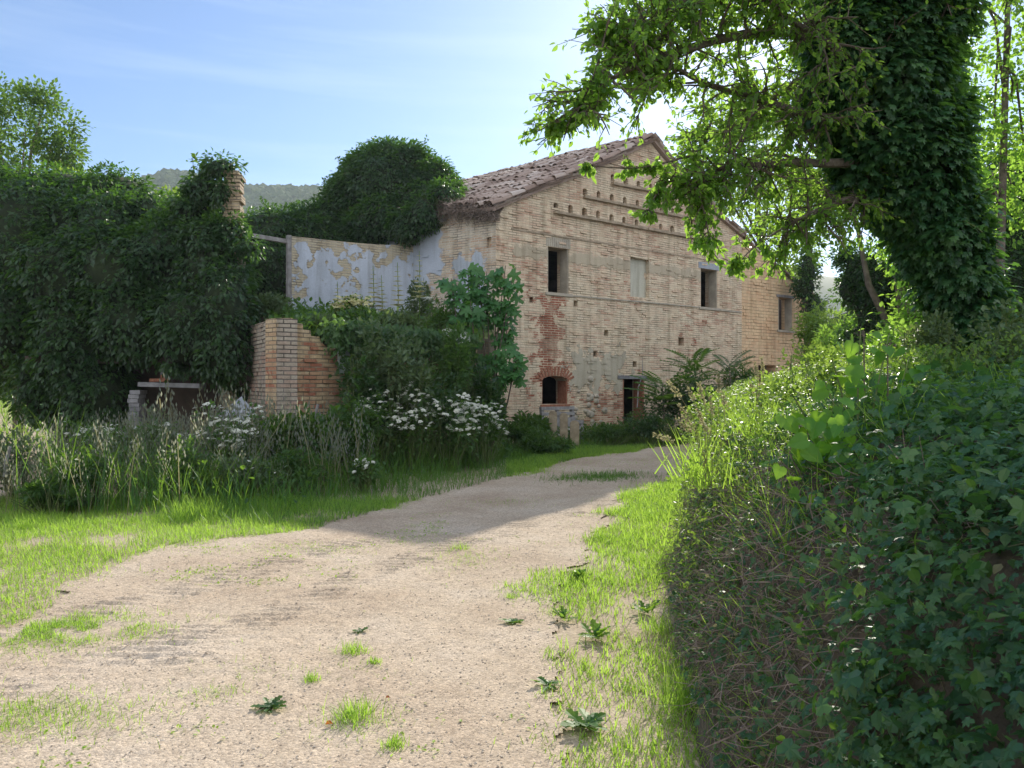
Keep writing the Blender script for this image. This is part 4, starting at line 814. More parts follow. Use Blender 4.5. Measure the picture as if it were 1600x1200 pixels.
# ivy hedge behind the plaster wall, the domed ivy tree
ivy('ivy_bank', 'lower ivy growing along the ruin between the pillar and the domed ivy', 'ivy', [B(415, 385, 22, 1.1, 1.0, .95), B(470, 372, 23, 1.2, 1.2, .85), B(522, 362, 23.5, 1.0, 1.2, 1.0), B(405, 440, 21.2, 1.1, 1, 1.2), B(470, 420, 22.2, 1.6, 1.0, 1.3), B(560, 390, 23, 1.4, 1.0, 1.0), B(385, 375, 22.5, .6, .8, .6)], 3000, per=9, size=.12, spread=.18, seed=14, lump=.32, fr=1.5)
tp = P(620, 360, 23)
ivy('ivy_tree', 'large rounded dome of ivy rising above the plastered wall beside the roof', 'ivy', [B(610, 300, 23.4, 1.55, 1.4, 1.55), B(583, 262, 23.6, .70, .8, .62), B(638, 264, 23.4, .80, .8, .62), B(680, 285, 23.1, .55, .6, .5), B(560, 320, 23.6, .95, 1.1, 1.2), B(672, 300, 23.0, .85, .9, .85), B(700, 305, 22.6, .42, .6, .42), B(610, 355, 22.4, 1.05, 1.1, .62), B(655, 330, 22.4, .8, .9, .7), B(570, 365, 22.9, .8, .9, .6), B(692, 308, 21.3, .42, .5, .34), B(668, 335, 21.1, .5, .5, .42), B(640, 352, 21.2, .5, .5, .40)],
    4200, per=11, size=.12, spread=.19, seed=21, lump=.30, fr=1.5, trunk=[(tp[0], 23.4, 0), (tp[0] - .1, 23.4, 3), (tp[0], 23.4, 6)])
# lintel slab, stone pier, fallen slab, red tiles on the slab
sb = MB(); o_ = P(215, 604, 14.6); sb.box(o_, (1.15, .06, -.03), (-.05, .45, 0), (0, 0, .085)); tag(sb.build('stone_lintel', M['stone']), 'long grey stone slab bridging the dark opening under the ivy', 'slab')
sb = MB()
for k in range(9): o_ = P(201, 640, 14.7); sb.box((o_[0] + U(-.02, .02), 14.7 + U(-.02, .02), .75 + k * .082), (.2, 0, 0), (0, .3, 0), (0, 0, .075), (U(0, 2), k * .082))
tag(sb.build('stone_pier', M['stone']), 'small pale stone pier left of the dark opening', 'pier')
sb = MB(); o_ = P(365, 668, 13.9); sb.box(o_ + np.array([-.02, 0, -.1]), (.34, .2, .33), (-.30, .16, .28), (.02, -.07, .05)); tag(sb.build('fallen_slab', M['concrete']), 'grey slab fallen on its corner against the terrace wall', 'slab')
for (px_, py_, sx_, sz_, lb, mm) in ((250, 590, .13, .13, 'orange hollow brick standing on the stone slab', M['redbrick']), (250, 575, .14, .05, 'pale stone fragment lying on top of the orange brick', M['stone']), (233, 592, .2, .06, 'flat red tile fragment lying left of the orange brick', M['redbrick'])):
    sb = MB(); o_ = P(px_, py_, 14.75); o_[2] = {590: 1.645, 575: 1.78, 592: 1.645}[py_]; sb.box(o_, (sx_, .03, 0), (-.03, .2, 0), (.01, 0, sz_)); tag(sb.build('brick_fragment', mm), lb, 'brick')
# hollow behind the slab: back wall of the ruin, its shade put into the dark colour
sb = empty('ruin_back_wall', (-6.6, 16.2, 0), 'brick wall deep inside the opening under the ivy, coloured dark as shade', 'wall'); mb = MB(); mb.box((-9.5, 16.1, -.2), (5.2, -.1, 0), (0, .4, 0), (0, 0, 3.2)); mb.box((-9.5, 15.0, 2.0), (4.6, -.1, 0), (0, 1.0, 0), (0, 0, .15)); mb.build('wall', M['inner_shade'], sb)
# dry hanging creeper at the terrace corner
n = 1500; a = U(0, 1, n); q = l2map(2.2, 0, .12) + np.stack([rng.normal(size=n) * .09 - .05, rng.normal(size=n) * .1, 1.75 + a * .62], 1); mb = MB(); scatter(mb, BL, q, unit(np.stack([rng.normal(size=n) * .25, rng.normal(size=n) * .3, -np.ones(n)], 1)), rdir(n), np.stack([np.full(n, .010), U(.12, .3, n), np.full(n, .08)], 1))
tag(mb.build('dry_creeper', M['deadwood']), 'mauve-brown dead creeper hanging on the left end of the terrace wall', 'creeper')
# pale enamel relief on the terrace wall
mb = MB(); c = lp(537, 563); wv = .27
mb.box(lmap(c[0] - wv / 2, c[1] - .24, 0), np.array([*ld, 0]) * wv, (0, 0, .46), np.array([*ln, 0]) * .03)
for rr in (.11, .07):
    ring = [lmap(c[0] + rr * math.cos(t), c[1] + .03 + rr * math.sin(t), .045) for t in np.linspace(0, 2 * math.pi, 17)]; mb.tube(ring, .012, 5)
tag(mb.build('wall_plaque', plain('old_white_paint', (.40, .44, .45), (.62, .66, .66), 12)), 'pale square panel with a round ring set in the terrace wall', 'plaque')

# ---------------------------------------------------------------- plants in front of the ruin
def gb(px, pyb, Y): x = (px - 800) / F * Y; return x
for i, (px_, pt, Y, rx, ry, nf, lb) in enumerate([(585, 612, 13.2, .50, .5, 90, 'white-flowered bush at the left end of the row below the terrace wall'), (640, 610, 13.6, .55, .5, 130, 'white-flowered bush second from the left below the terrace wall'),
        (700, 615, 14.0, .60, .5, 150, 'densest white-flowered bush in the middle of the row below the terrace wall'), (755, 625, 14.6, .5, .5, 100, 'white-flowered bush at the right end of the row, by the house corner'),
        (340, 640, 11.6, .55, .45, 100, 'white umbel-flowered bush under the fallen slab'), (405, 640, 12.0, .35, .4, 75, 'narrow white-flowered plant at the foot of the terrace corner'), (230, 655, 11.8, .7, .5, 60, 'sparse grey-white flowering weed among the tall dry grass'), (120, 655, 12.2, .7, .5, 40, 'faded white-flowering weed at far left of the tall grass'),
        (883, 668, 19.2, .35, .3, 14, 'small white-flowered weed beside the pallets'), (570, 705, 11.3, .2, .2, 12, 'little low white-flowered sprig in front of the flowering row')]):
    zt = CH + (600 - pt) / F * Y; zc = zt * .45
    bush('flowering_bush', lb, 'flowering bush', (gb(px_, 0, Y), Y, zc), (rx, ry, zt - zc), int(900 * rx / .5), .075, 'bush', DI if Y > 15 else OV, int(nf * 1.6), fs=.085, ground=0, group='white-flowered bushes along the ruin', dens=.3)
for i, (px_, pt, Y, rx, m_, lb) in enumerate([(460, 620, 11.9, .55, 'bush', 'feathery green weed clump covering the terrace wall face'), (520, 640, 12.6, .45, 'bush', 'dark twiggy weed clump left of the flowering row'), (610, 505, 13.7, .85, 'hedge', 'dark bushy shrub against the middle of the terrace wall'), (690, 500, 14.8, .9, 'bush', 'dark shrub between the terrace wall and the fig'), (565, 550, 13.5, .5, 'ivy', 'grey-green bramble beside the pale panel'), (830, 640, 18.8, .5, 'bush', 'dark weedy shrub at the house corner'), (748, 560, 15.6, .55, 'ivy', 'dark shrub hiding the wall under the fig')]):
    zt = CH + (600 - pt) / F * Y; bush('shrub', lb, 'shrub', (gb(px_, 0, Y), Y, zt * .45), (rx, .5, zt * .55), 3000 if i in (2, 3, 6) else 2200, .11, m_, DI if i > 1 else OV, ground=0, dens=.4)
for i, (px_, pt, Y, rx, m_) in enumerate(((40, 650, 10.4, .7, 'hedge'), (130, 690, 9.9, .5, 'bush'), (210, 640, 11.4, .7, 'hedge'), (300, 690, 10.3, .5, 'bush'), (380, 700, 10.6, .55, 'hedge'), (465, 700, 11.0, .5, 'bush'), (80, 740, 9.3, .4, 'bush'))):
    zt = CH + (600 - pt) / F * Y; bush('tall_weed', ('grey-green tall weed at the far left edge', 'green leafy weed in the tall grass near the left edge', 'grey-green weed in front of the stone pier', 'low green weed below the stone slab', 'grey weed clump left of the terrace corner', 'green weed at the foot of the terrace wall', 'short green weed at the front of the tall grass, far left')[i], 'weed', (gb(px_, 0, Y), Y, zt * .4), (rx, .5, zt * .55), 1500, .07, m_, DI, 12 if m_ == 'hedge' else 0, ground=0, dens=.5, fs=.05)
# plants on the terrace
bush('flowering_bush', 'cream-yellow flowering bush glowing on the terrace before the plaster wall', 'flowering bush', P(552, 490, 17.5), (.62, .4, .48), 700, .07, 'light', OV, 150, 'cream_flower', .12, ground=2.6)
bush('flowering_bush', 'pale white-flowered weed on the terrace right of the cream bush', 'flowering bush', P(660, 492, 18.0), (.55, .4, .42), 700, .07, 'hedge', OV, 50, 'flower', .10, ground=2.6)
bush('flowering_bush', 'white-flowered elder-like weed hanging left of the fig', 'flowering bush', P(710, 540, 15.6), (.36, .3, .55), 600, .07, 'bush', OV, 60, 'flower', .13, ground=2.2)
for px_, py_, Y, rr, rz, m_, lb in ((500, 500, 14.6, .45, .35, 'hedge', 'grey-green weed spilling over the broken step of the terrace wall'), (560, 505, 15.2, .5, .45, 'bush', 'leafy weed on the terrace edge left of the middle'), (620, 500, 15.8, .5, .5, 'hedge', 'grey weed on the middle of the terrace edge'), (690, 495, 16.6, .5, .6, 'bush', 'tall weed on the terrace edge left of the fig')):
    bush('tall_weed', lb, 'weed', P(px_, py_ + 15, Y), (rr, .4, rz), 1000, .09, m_, OV, ground=2.3, dens=.6)
bush('shrub', 'upright feathery shrub on the terrace in front of the plaster patch', 'shrub', P(655, 470, 18.6), (.3, .3, .7), 900, .07, 'hedge', DI, ground=2.6)
bush('shrub', 'grassy shrub tuft at the left end of the terrace', 'shrub', P(415, 480, 15.5), (.6, .4, .35), 1300, .08, 'hedge', DI, ground=2.4)
# tall mullein-like spikes
for px_, pt, pbm, lb in ((583, 415, 480, 'leftmost tall flower spike on the terrace'), (596, 430, 480, 'flower spike just right of the cream bush'), (655, 392, 470, 'tallest flower spike on the terrace against blue plaster'), (621, 410, 480, 'slender bare spike between the flower spikes'), (527, 440, 485, 'short spike left of the cream bush')):
    Y = 17.6; b = P(px_, pbm + 40, Y); t_ = P(px_, pt, Y); e = empty('flower_spike', b, lb, 'plant', 'flower spikes on the terrace'); mb = MB(); mb.tube([b, b * .5 + t_ * .5 + np.array([.02, 0, 0]), t_], [.014, .010, .006], 5); mb.build('stem', M['light'], e)
    L = t_[2] - b[2]; n = 9; mb = MB()
    for k in range(n):
        zz = b[2] + L * (.38 + .62 * k / n); m2 = 10; an = U(0, 6.28, m2); pos = np.stack([b[0] + np.cos(an) * .02, b[1] + np.sin(an) * .02, np.full(m2, zz)], 1)
        scatter(mb, OV, pos, np.stack([np.cos(an), np.sin(an), .25 + 0 * an], 1), np.tile([0, 0, 1.0], (m2, 1)), np.full(m2, .16 * (1.15 - k / n)))
    mb.build('blossom', M['cream_flower'], e)
# fig
fg = empty('fig_sapling', (*P(768, 600, 16.6)[:2], 0), 'young fig with big lobed leaves at the house corner', 'fig tree'); mb = MB()
base = P(765, 610, 16.6); base[2] = 0; tips = []
for px_, py_ in ((732, 418), (748, 430), (760, 425), (790, 415), (800, 440), (775, 470), (795, 480), (715, 450), (735, 470), (705, 435), (810, 545), (775, 545), (745, 555), (795, 570)):
    t_ = P(px_, py_, 16.6 + U(-.5, .3)); m1 = base * .4 + t_ * .6 + np.array([U(-.2, .2), U(-.1, .1), -.2]); mb.tube([base + np.array([0, 0, .1]), m1, t_], [.03, .018, .008], 5); tips.append((t_, m1))
mb.build('stem', M['bark'], fg); mb = MB()
for t_, m1 in tips:
    n = 26; an = U(0, 6.28, n); pos = t_ + (m1 - t_) * (U(size=(n, 1)) ** 1.3) * .6 + rng.normal(size=(n, 3)) * .03; dr = np.stack([np.cos(an), np.sin(an), U(-.5, .3, n)], 1)
    scatter(mb, FIG, pos + unit(dr) * .07, dr + np.array([0, 0, -.35]), np.array([0, -.9, .7]) + rdir(n) * .45, U(.17, .29, n))
mb.build('foliage', M['fig'], fg)
# ailanthus with feather leaves by the gable, second dead-looking shrub
for px_, pt, pb_, Y, nn_, lb, mm in ((1085, 552, 690, 21.8, 46, 'feathery-leaved tree-of-heaven sapling against the gable foot', 'bush'), (1035, 590, 700, 20.6, 36, 'lower feathery-leaved sapling left of the tall one', 'bush'), (1140, 560, 690, 22.2, 34, 'dull grey-green sapling at the seam of the two walls', 'hedge')):
    b = P(px_, 600, Y); b[2] = 0; zt = CH + (600 - pt) / F * Y; e = empty('sapling', b, lb, 'sapling', 'saplings at the foot of the gable'); mb = MB(); mb.tube([b, b + np.array([.05, 0, zt * .5]), b + np.array([0, 0, zt * .9])], [.03, .02, .01], 5)
    mb.build('stem', M['bark'], e); an = U(0, 6.28, nn_); zz = zt * U(.35, .95, nn_); pos = b + np.stack([np.cos(an) * .03, np.sin(an) * .03, zz], 1); mb = MB(); el = .15 + .9 * (zz / zt) ** 3
    scatter(mb, PIN, pos, np.stack([np.cos(an), np.sin(an), el], 1), np.tile([0, 0, 1.0], (nn_, 1)), U(.7, 1.05, nn_)); mb.build('foliage', M[mm], e)
bush('shrub', 'wide dark bush filling the foot of the gable right of the doorway', 'shrub', P(1075, 650, 20.6), (1.3, .7, 1.0), 4200, .11, 'ivy', DI, ground=0)
for px_, pt, Y, rx, m_, lb in ((800, 655, 17.8, .8, 'bush', 'weed clump at the foot of the gable left of the pallets'), (850, 675, 17.0, .7, 'bush', 'low weeds in front of the pallets and stone slabs'), (950, 655, 19.6, .8, 'bush', 'weedy shrub below the rubble patch, left of the doorway'), (1010, 640, 19.8, .8, 'ivy', 'dark shrub half hiding the doorway'), (650, 545, 14.0, .9, 'ivy', 'broad dark shrub rising behind the white-flowered row'), (560, 625, 12.9, .6, 'bush', 'green weed clump behind the left of the flowering row')):
    zt = CH + (600 - pt) / F * Y; bush('shrub', lb, 'shrub', (gb(px_, 0, Y), Y, zt * .45), (rx, .5, zt * .5), 2000, .08, m_, DI, ground=0, dens=.45)
bush('shrub', 'dark weeds under the annex wall', 'shrub', P(1165, 620, 23.0), (1.2, .6, 1.0), 2600, .11, 'bush', DI, ground=0)
# pallets, stone posts
for k, (px_, Y, lb, a0_, b0_) in enumerate(((848, 19.7, 'weathered wooden pallet leaning under the arched window, upper one', .35, .62), (862, 19.3, 'lower weathered pallet lying in front of the leaning one', .0, .35))):
    e = empty('wooden_pallet', P(px_, 680, Y) * np.array([1, 1, 0]), lb, 'pallet', 'pallets by the house wall'); e['group'] = 'pallets by the house wall'
    o_ = np.array([e.location[0], e.location[1], a0_]); dx = np.array([*UU, 0]); up = np.array([-.12 * NN[0], -.12 * NN[1], 1.0]); up /= np.linalg.norm(up); nn_ = np.array([*NN, 0])
    for j in range(5): mb = MB(); mb.box(o_ + up * (j * .145), dx * 1.15, up * .085, nn_ * .022); mb.build('board', M['wood'], e)
    for j in range(3): mb = MB(); mb.box(o_ + dx * (.02 + j * .52) - nn_ * .09, dx * .08, up * .66, nn_ * .088); mb.build('block', M['wood'], e)
for px_, pt, w, lb in ((864, 642, .20, 'tall pale stone slab standing left beside the pallets'), (881, 645, .19, 'pale rounded stone slab in the middle by the pallets'), (898, 657, .22, 'short round-topped stone slab right of the others')):
    Y = 18.7; b = P(px_, 600, Y); b[2] = 0; zt = CH + (600 - pt) / F * Y; mb = MB(); t = np.linspace(0, math.pi, 9); prof = [(-w / 2, 0), (w / 2, 0)] + [(w / 2 * math.cos(q), zt - w * .4 + w * .4 * math.sin(q)) for q in t]
    vs = [(b[0] + x, b[1] + y, z + y * .0) for y in (0, .09) for x, z in prof]; m_ = len(prof); mb.add(vs, [tuple(range(m_)), tuple(range(2 * m_ - 1, m_ - 1, -1))] + [(i, m_ + i, m_ + (i + 1) % m_, (i + 1) % m_) for i in range(m_)])
    tag(mb.build('stone_slab', M['ledge']), lb, 'stone slab', 'stone slabs by the pallets')
# bare leaning stick in the doorway
mb = MB(); mb.tube([gmap(DOOR[0][0] + .25, .9, .35), gmap(DOOR[0][0] + .35, 1.5, .3), gmap(DOOR[0][0] + .55, 1.9, .3), gmap(DOOR[0][0] + .62, 2.4, .2)], [.02, .018, .014, .008], 5); tag(mb.build('dead_branch', M['wood']), 'bare pale branch leaning across the dark doorway', 'branch')
mb = MB(); mb.tube([P(487, 672, 12.2), P(492, 650, 12.2), P(497, 632, 12.2)], [.035, .03, .025], 6); tag(mb.build('wooden_stake', M['wood']), 'grey stake standing in the weeds by the terrace wall', 'stake')
mb = MB(); mb.tube([P(8, 745, 10), P(10, 720, 10), P(16, 698, 10)], [.03, .028, .02], 6); tag(mb.build('wooden_stake', M['wood']), 'grey weathered stake at the far left edge of the weeds', 'stake')

# ---------------------------------------------------------------- trees
def limb(pts, k=10):
    pts = np.array(pts, float); n = len(pts); t = np.linspace(0, n - 1, (n - 1) * 4 + 1); out = []
    for q in t:
        i = min(int(q), n - 2); f = q - i; p0 = pts[max(0, i - 1)]; p1 = pts[i]; p2 = pts[i + 1]; p3 = pts[min(n - 1, i + 2)]
        out.append(.5 * (2 * p1 + (p2 - p0) * f + (2 * p0 - 5 * p1 + 4 * p2 - p3) * f * f + (3 * p1 - p0 - 3 * p2 + p3) * f ** 3))
    return np.array(out)
def twigs(mbw, mbl, lm, ns, length, nt, nl, size, t=OV, droop=.2, start=.25, rad=.012, spread=.8):
    """side shoots with alternate leaves along a limb"""
    k = len(lm)
    for _ in range(ns):
        q = start + (1 - start) * U(); i = min(int(q * (k - 1)), k - 2); p = lm[i] + (lm[i + 1] - lm[i]) * U(); ax = unit(lm[i + 1] - lm[i])
        d = unit(ax * .7 + rng.normal(size=3) * spread + np.array([0, 0, -droop * .3])); L = length * U(.5, 1.2) * (1.15 - .5 * q); pts = [p]
        for s_ in range(5): d = unit(d + rng.normal(size=3) * .16 + np.array([0, 0, -droop * .16])); pts.append(pts[-1] + d * L / 5)
        pts = np.array(pts); mbw.tube(pts, np.linspace(rad, .003, 6), 4, cap=False)
        for _2 in range(nt):
            j = rng.integers(1, 5); d2 = unit(pts[j + 1] - pts[j] + rng.normal(size=3) * .07 * L + np.array([0, 0, -.03])); d2 = unit(d2 + rng.normal(size=3) * .55); L2 = L * U(.25, .5); e_ = pts[j] + d2 * L2
            mbw.tube([pts[j], pts[j] * .5 + e_ * .5 + rng.normal(size=3) * .01, e_], [rad * .4, .003, .002], 3, cap=False)
            n = nl; f = U(.15, 1.05, (n, 1)); pos = pts[j] + (e_ - pts[j]) * f + rng.normal(size=(n, 3)) * .012; dr = unit(d2 + rdir(n) * 1.0 + np.array([0, 0, -.35]))
            scatter(mbl, t, pos, dr, np.array([0, 0, 1.0]) + rdir(n) * .9, size * U(.55, 1.2, n))
tr = empty('leafy_tree', (4.0, 6.9, 1.6), 'ivy-clad tree on the bank at right, its sunlit branches reaching over the gable', 'tree')
tk = limb([P(1550, 680, 6.9), P(1518, 500, 6.8), P(1455, 310, 6.6), P(1392, 130, 6.4), P(1370, -60, 6.2), P(1350, -260, 6.0)])
mb = MB(); mb.tube(tk, np.linspace(.26, .10, len(tk)), 10); mbw = MB(); mbl = MB()
LIMBS = [([P(1400, 165, 6.4), P(1300, 185, 6.0), P(1200, 160, 5.7), P(1080, 120, 5.4), P(975, 45, 5.2)], 44), ([P(1385, 60, 6.3), P(1200, 50, 5.7), P(1060, 80, 5.3), P(970, 115, 5.1), P(900, 165, 5.0)], 40),
         ([P(1420, 255, 6.5), P(1300, 255, 6.1), P(1200, 255, 5.8), P(1130, 262, 5.6), P(1085, 290, 5.5)], 34), ([P(1440, 315, 6.6), P(1340, 310, 6.3), P(1275, 330, 6.1), P(1225, 355, 6.0)], 26),
         ([P(1370, -20, 6.2), P(1240, -50, 5.7), P(1100, -10, 5.3), P(1000, 30, 5.2)], 40), ([P(1430, 230, 6.5), P(1330, 100, 5.9), P(1220, 20, 5.5), P(1120, -60, 5.3)], 40),
         ([P(1400, 120, 6.4), P(1280, 110, 6.6), P(1160, 190, 6.9), P(1100, 220, 7.2)], 34), ([P(1430, 250, 6.6), P(1350, 230, 7.0), P(1290, 280, 7.4), P(1265, 320, 7.6)], 24), ([P(1390, 40, 6.3), P(1450, -40, 6.0), P(1520, -80, 5.9), P(1600, -60, 6.0)], 26)]
for pts, ns in LIMBS:
    lm = limb(pts); mbw.tube(lm, np.linspace(.045, .008, len(lm)), 6); twigs(mbw, mbl, lm, int(ns * 1.45), .55, 8, 7, .050, droop=.02, spread=1.0)
# the last spray at the far left tip
for pts, L, n in (([P(970, 130, 5.1), P(905, 165, 5.0), P(842, 205, 5.0)], .16, 26), ([P(1090, 240, 5.4), P(1000, 262, 5.3), P(912, 258, 5.2)], .10, 16), ([P(1085, 290, 5.5), P(1040, 285, 5.4), P(1010, 335, 5.3)], .2, 22), ([P(1225, 355, 6.0), P(1180, 385, 5.9), P(1150, 415, 5.8)], .2, 18), ([P(1085, 290, 5.5), P(1100, 330, 5.5), P(1110, 385, 5.5)], .2, 22), ([P(1020, 60, 5.2), P(970, 40, 5.1), P(945, 35, 5.1)], .2, 20)):
    lm = limb(pts); mbw.tube(lm, np.linspace(.010, .003, len(lm)), 5); twigs(mbw, mbl, lm, n, L, 3, 6, .055, start=.1, rad=.004)
mb.build('trunk', M['bark'], tr, smooth=True); mbw.build('branch', M['bark'], tr); mbl.build('foliage', M['tree'], tr)
# ivy sleeve on the trunk
bl = [(*P(1555, 660, 6.9), .42, .42, .45), (*P(1575, 700, 6.8), .5, .45, .4), (*P(1528, 570, 6.8), .27, .36, .5), (*P(1510, 490, 6.8), .23, .34, .45), (*P(1485, 415, 6.7), .25, .36, .42), (*P(1458, 345, 6.6), .31, .4, .42), (*P(1425, 275, 6.5), .40, .45, .45), (*P(1390, 205, 6.4), .48, .45, .5), (*P(1378, 115, 6.3), .52, .5, .45), (*P(1380, 20, 6.2), .56, .5, .5), (*P(1375, -80, 6.1), .6, .5, .6), (*P(1450, 10, 6.3), .3, .4, .35), (*P(1470, 190, 6.5), .18, .3, .26), (*P(1318, 60, 6.1), .26, .35, .32), (*P(1300, 150, 6.2), .2, .3, .24), (*P(1345, 265, 6.4), .2, .25, .2), (*P(1440, 90, 6.5), .24, .3, .4)]
ivy('climbing_ivy', 'thick dark ivy wrapped round the trunk of the right-hand tree', 'ivy', bl, 6400, per=10, size=.062, spread=.11, m='ivy_near', t=IV, seed=31, lump=.3, fr=2.2, core=.72)
def tree(name, label, base, blobs, trunk, n, per, size, m, spread=.3, t=DI, core=False, lump=.3, droop=.2, group=None, seed=0, branches=10, tr_=.22):
    e = empty(name, base, label, 'tree', group); pos, nr = blob_surface(blobs, n, lump, .8, seed)
    c = np.array(blobs)[:, :3]; i = ((pos[:, None] - c[None]) ** 2).sum(2).argmin(1); pos = c[i] + (pos - c[i]) * U(.35, 1.05, (len(pos), 1)) ** .6
    mb = MB(); clumps(mb, t, pos, nr, per, spread, size, droop, .5, .4); mb.build('crown', M[m], e)
    mb = MB(); mb.tube(limb(trunk), np.linspace(tr_, tr_ * .4, (len(trunk) - 1) * 4 + 1), 8)
    for b in blobs[:branches]:
        s_ = np.array(trunk[-2]) * U(.3, .9) + np.array(trunk[-1]) * .0; s_ = np.array(trunk[-2]) + (np.array(trunk[-1]) - np.array(trunk[-2])) * U(); q = np.array(b[:3]); mb.tube([s_, s_ * .5 + q * .5 + rng.normal(size=3) * .15, q], [tr_ * .3, tr_ * .22, .012], 5)
    mb.build('trunk', M['bark'], e, smooth=True)
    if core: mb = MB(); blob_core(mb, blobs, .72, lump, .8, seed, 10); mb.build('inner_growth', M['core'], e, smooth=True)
    return e
def TB(x, y): return (x, y, 0)
# left tree
b = P(30, 600, 27); tree('broadleaf_tree', 'light green broadleaf tree rising behind the ivy at far left', (b[0], 27, 0), [B(40, 200, 27, 1.2, 1.2, 1.1), B(85, 205, 27, .9, 1, 1.0), B(70, 160, 27, .6, .7, .55), B(-20, 190, 27.5, 1.5, 1.3, 1.5), B(10, 260, 27, 1.8, 1.3, 1.0), B(100, 240, 27, .7, .8, .6), B(-90, 260, 28, 2, 1.5, 2)],
     [(b[0], 27, 0), (b[0], 27, 4), (b[0] + .3, 27, 8.5)], 1050, 14, .16, 'bush', .34, lump=.4, seed=41)
b = P(110, 600, 24); tree('broadleaf_tree', 'low pale tree crown showing over the ivy ridge at left', (b[0], 24, 0), [B(110, 290, 24, .7, .8, .5), B(60, 300, 24, .9, .8, .5), B(200, 305, 24, .5, .6, .4), B(270, 315, 24, .5, .6, .35)], [(b[0], 24, 0), (b[0], 24, 3), (b[0], 24, 6)], 200, 12, .14, 'light', .25, lump=.4, seed=42)
# right background
b = P(1200, 600, 33); tree('airy_tree', 'airy light tree standing behind the annex roof', (b[0], 33, 0), [B(1130, 290, 33, 1.6, 1.3, 1.4), B(1180, 250, 33, 1.5, 1.3, 1.5), B(1210, 330, 32.5, 1.5, 1.3, 1.4), B(1235, 400, 32, 1.3, 1.2, 1.3), B(1110, 250, 33, .9, 1, .8), B(1260, 290, 33, 1.2, 1.2, 1.3), B(1195, 190, 33, .8, .9, .9), B(1225, 440, 31, .9, 1, 1.0)],
     [(b[0], 33, 0), (b[0], 33, 4), (b[0] - .4, 33, 9)], 900, 9, .2, 'light', .42, lump=.45, seed=43)
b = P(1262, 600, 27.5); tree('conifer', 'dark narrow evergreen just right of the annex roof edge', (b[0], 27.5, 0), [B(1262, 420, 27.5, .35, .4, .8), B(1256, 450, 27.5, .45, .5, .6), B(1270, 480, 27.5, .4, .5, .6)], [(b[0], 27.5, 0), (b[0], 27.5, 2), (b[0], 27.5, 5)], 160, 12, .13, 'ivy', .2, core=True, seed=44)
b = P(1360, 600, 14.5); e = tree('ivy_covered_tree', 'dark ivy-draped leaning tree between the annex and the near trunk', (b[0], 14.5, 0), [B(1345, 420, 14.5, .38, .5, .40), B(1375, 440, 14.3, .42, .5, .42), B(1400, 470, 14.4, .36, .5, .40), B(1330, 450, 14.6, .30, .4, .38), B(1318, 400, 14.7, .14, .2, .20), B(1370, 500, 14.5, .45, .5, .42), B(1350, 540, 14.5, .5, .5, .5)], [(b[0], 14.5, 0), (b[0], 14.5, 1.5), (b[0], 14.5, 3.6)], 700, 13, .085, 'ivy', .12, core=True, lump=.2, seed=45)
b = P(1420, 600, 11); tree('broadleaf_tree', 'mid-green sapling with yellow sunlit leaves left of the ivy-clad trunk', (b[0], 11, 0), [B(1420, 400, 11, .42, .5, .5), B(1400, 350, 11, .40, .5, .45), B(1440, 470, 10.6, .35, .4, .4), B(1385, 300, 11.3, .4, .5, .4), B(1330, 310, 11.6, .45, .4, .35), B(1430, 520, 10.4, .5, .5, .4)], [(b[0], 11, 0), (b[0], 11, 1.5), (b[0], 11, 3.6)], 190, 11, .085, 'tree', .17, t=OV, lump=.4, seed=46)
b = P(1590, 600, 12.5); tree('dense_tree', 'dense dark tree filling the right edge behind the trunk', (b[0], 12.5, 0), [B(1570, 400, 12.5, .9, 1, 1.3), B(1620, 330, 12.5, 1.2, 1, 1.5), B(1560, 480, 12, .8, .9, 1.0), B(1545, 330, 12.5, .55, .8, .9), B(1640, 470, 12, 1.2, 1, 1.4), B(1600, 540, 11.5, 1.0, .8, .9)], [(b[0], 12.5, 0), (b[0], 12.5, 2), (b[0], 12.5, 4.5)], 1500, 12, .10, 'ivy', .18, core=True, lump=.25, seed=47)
b = P(1550, 600, 9.5); tree('broadleaf_tree', 'light green tree with thin trunks in the upper right corner', (b[0], 9.5, 0), [B(1560, 60, 9.5, .7, .7, .6), B(1580, 150, 9.5, .6, .6, .6), B(1530, 0, 9.5, .6, .6, .6), B(1600, 230, 9.7, .5, .5, .5), B(1530, 180, 9.4, .35, .4, .5), B(1620, 20, 9.5, .8, .7, .8), B(1500, -60, 9.5, .7, .7, .6), B(1550, 270, 9.8, .35, .4, .4), B(1590, 320, 9.8, .4, .4, .4)], [(b[0], 9.5, 0), (b[0] + .1, 9.5, 3), (b[0] + .2, 9.5, 6.5)], 620, 12, .075, 'tree', .2, t=OV, lump=.4, seed=48, tr_=.07)
for px_, pt, Y, rx, rz, nn_, sz, m_, lb in ((1285, 470, 22, 1.0, 1.6, 2600, .12, 'light', 'light bush beside the annex corner'), (1330, 480, 18, 1.0, 1.4, 2600, .11, 'tree', 'sunlit bush between the annex and the dark leaning tree'), (1300, 520, 13, .9, 1.0, 2400, .09, 'light', 'low sunlit bush on the far end of the bank'), (1390, 500, 12, .9, 1.3, 3200, .09, 'bush', 'dense green bush filling the gap under the dark leaning tree'), (1450, 470, 10.5, .7, 1.1, 2600, .08, 'tree', 'bright leafy bush just behind the ivy-clad trunk'), (1440, 380, 15, 1.3, 1.6, 4200, .11, 'bush', 'tall green thicket far behind the ivy-clad trunk'), (1420, 500, 9, .5, .5, 1100, .075, 'tree', 'leafy bush at the left foot of the ivy-clad trunk')):
    bush('shrub', lb, 'shrub', P(px_, pt + (rz * .9) * F / Y, Y), (rx, .8, rz), nn_, sz, m_, DI if Y > 12 else OV, ground=.6)
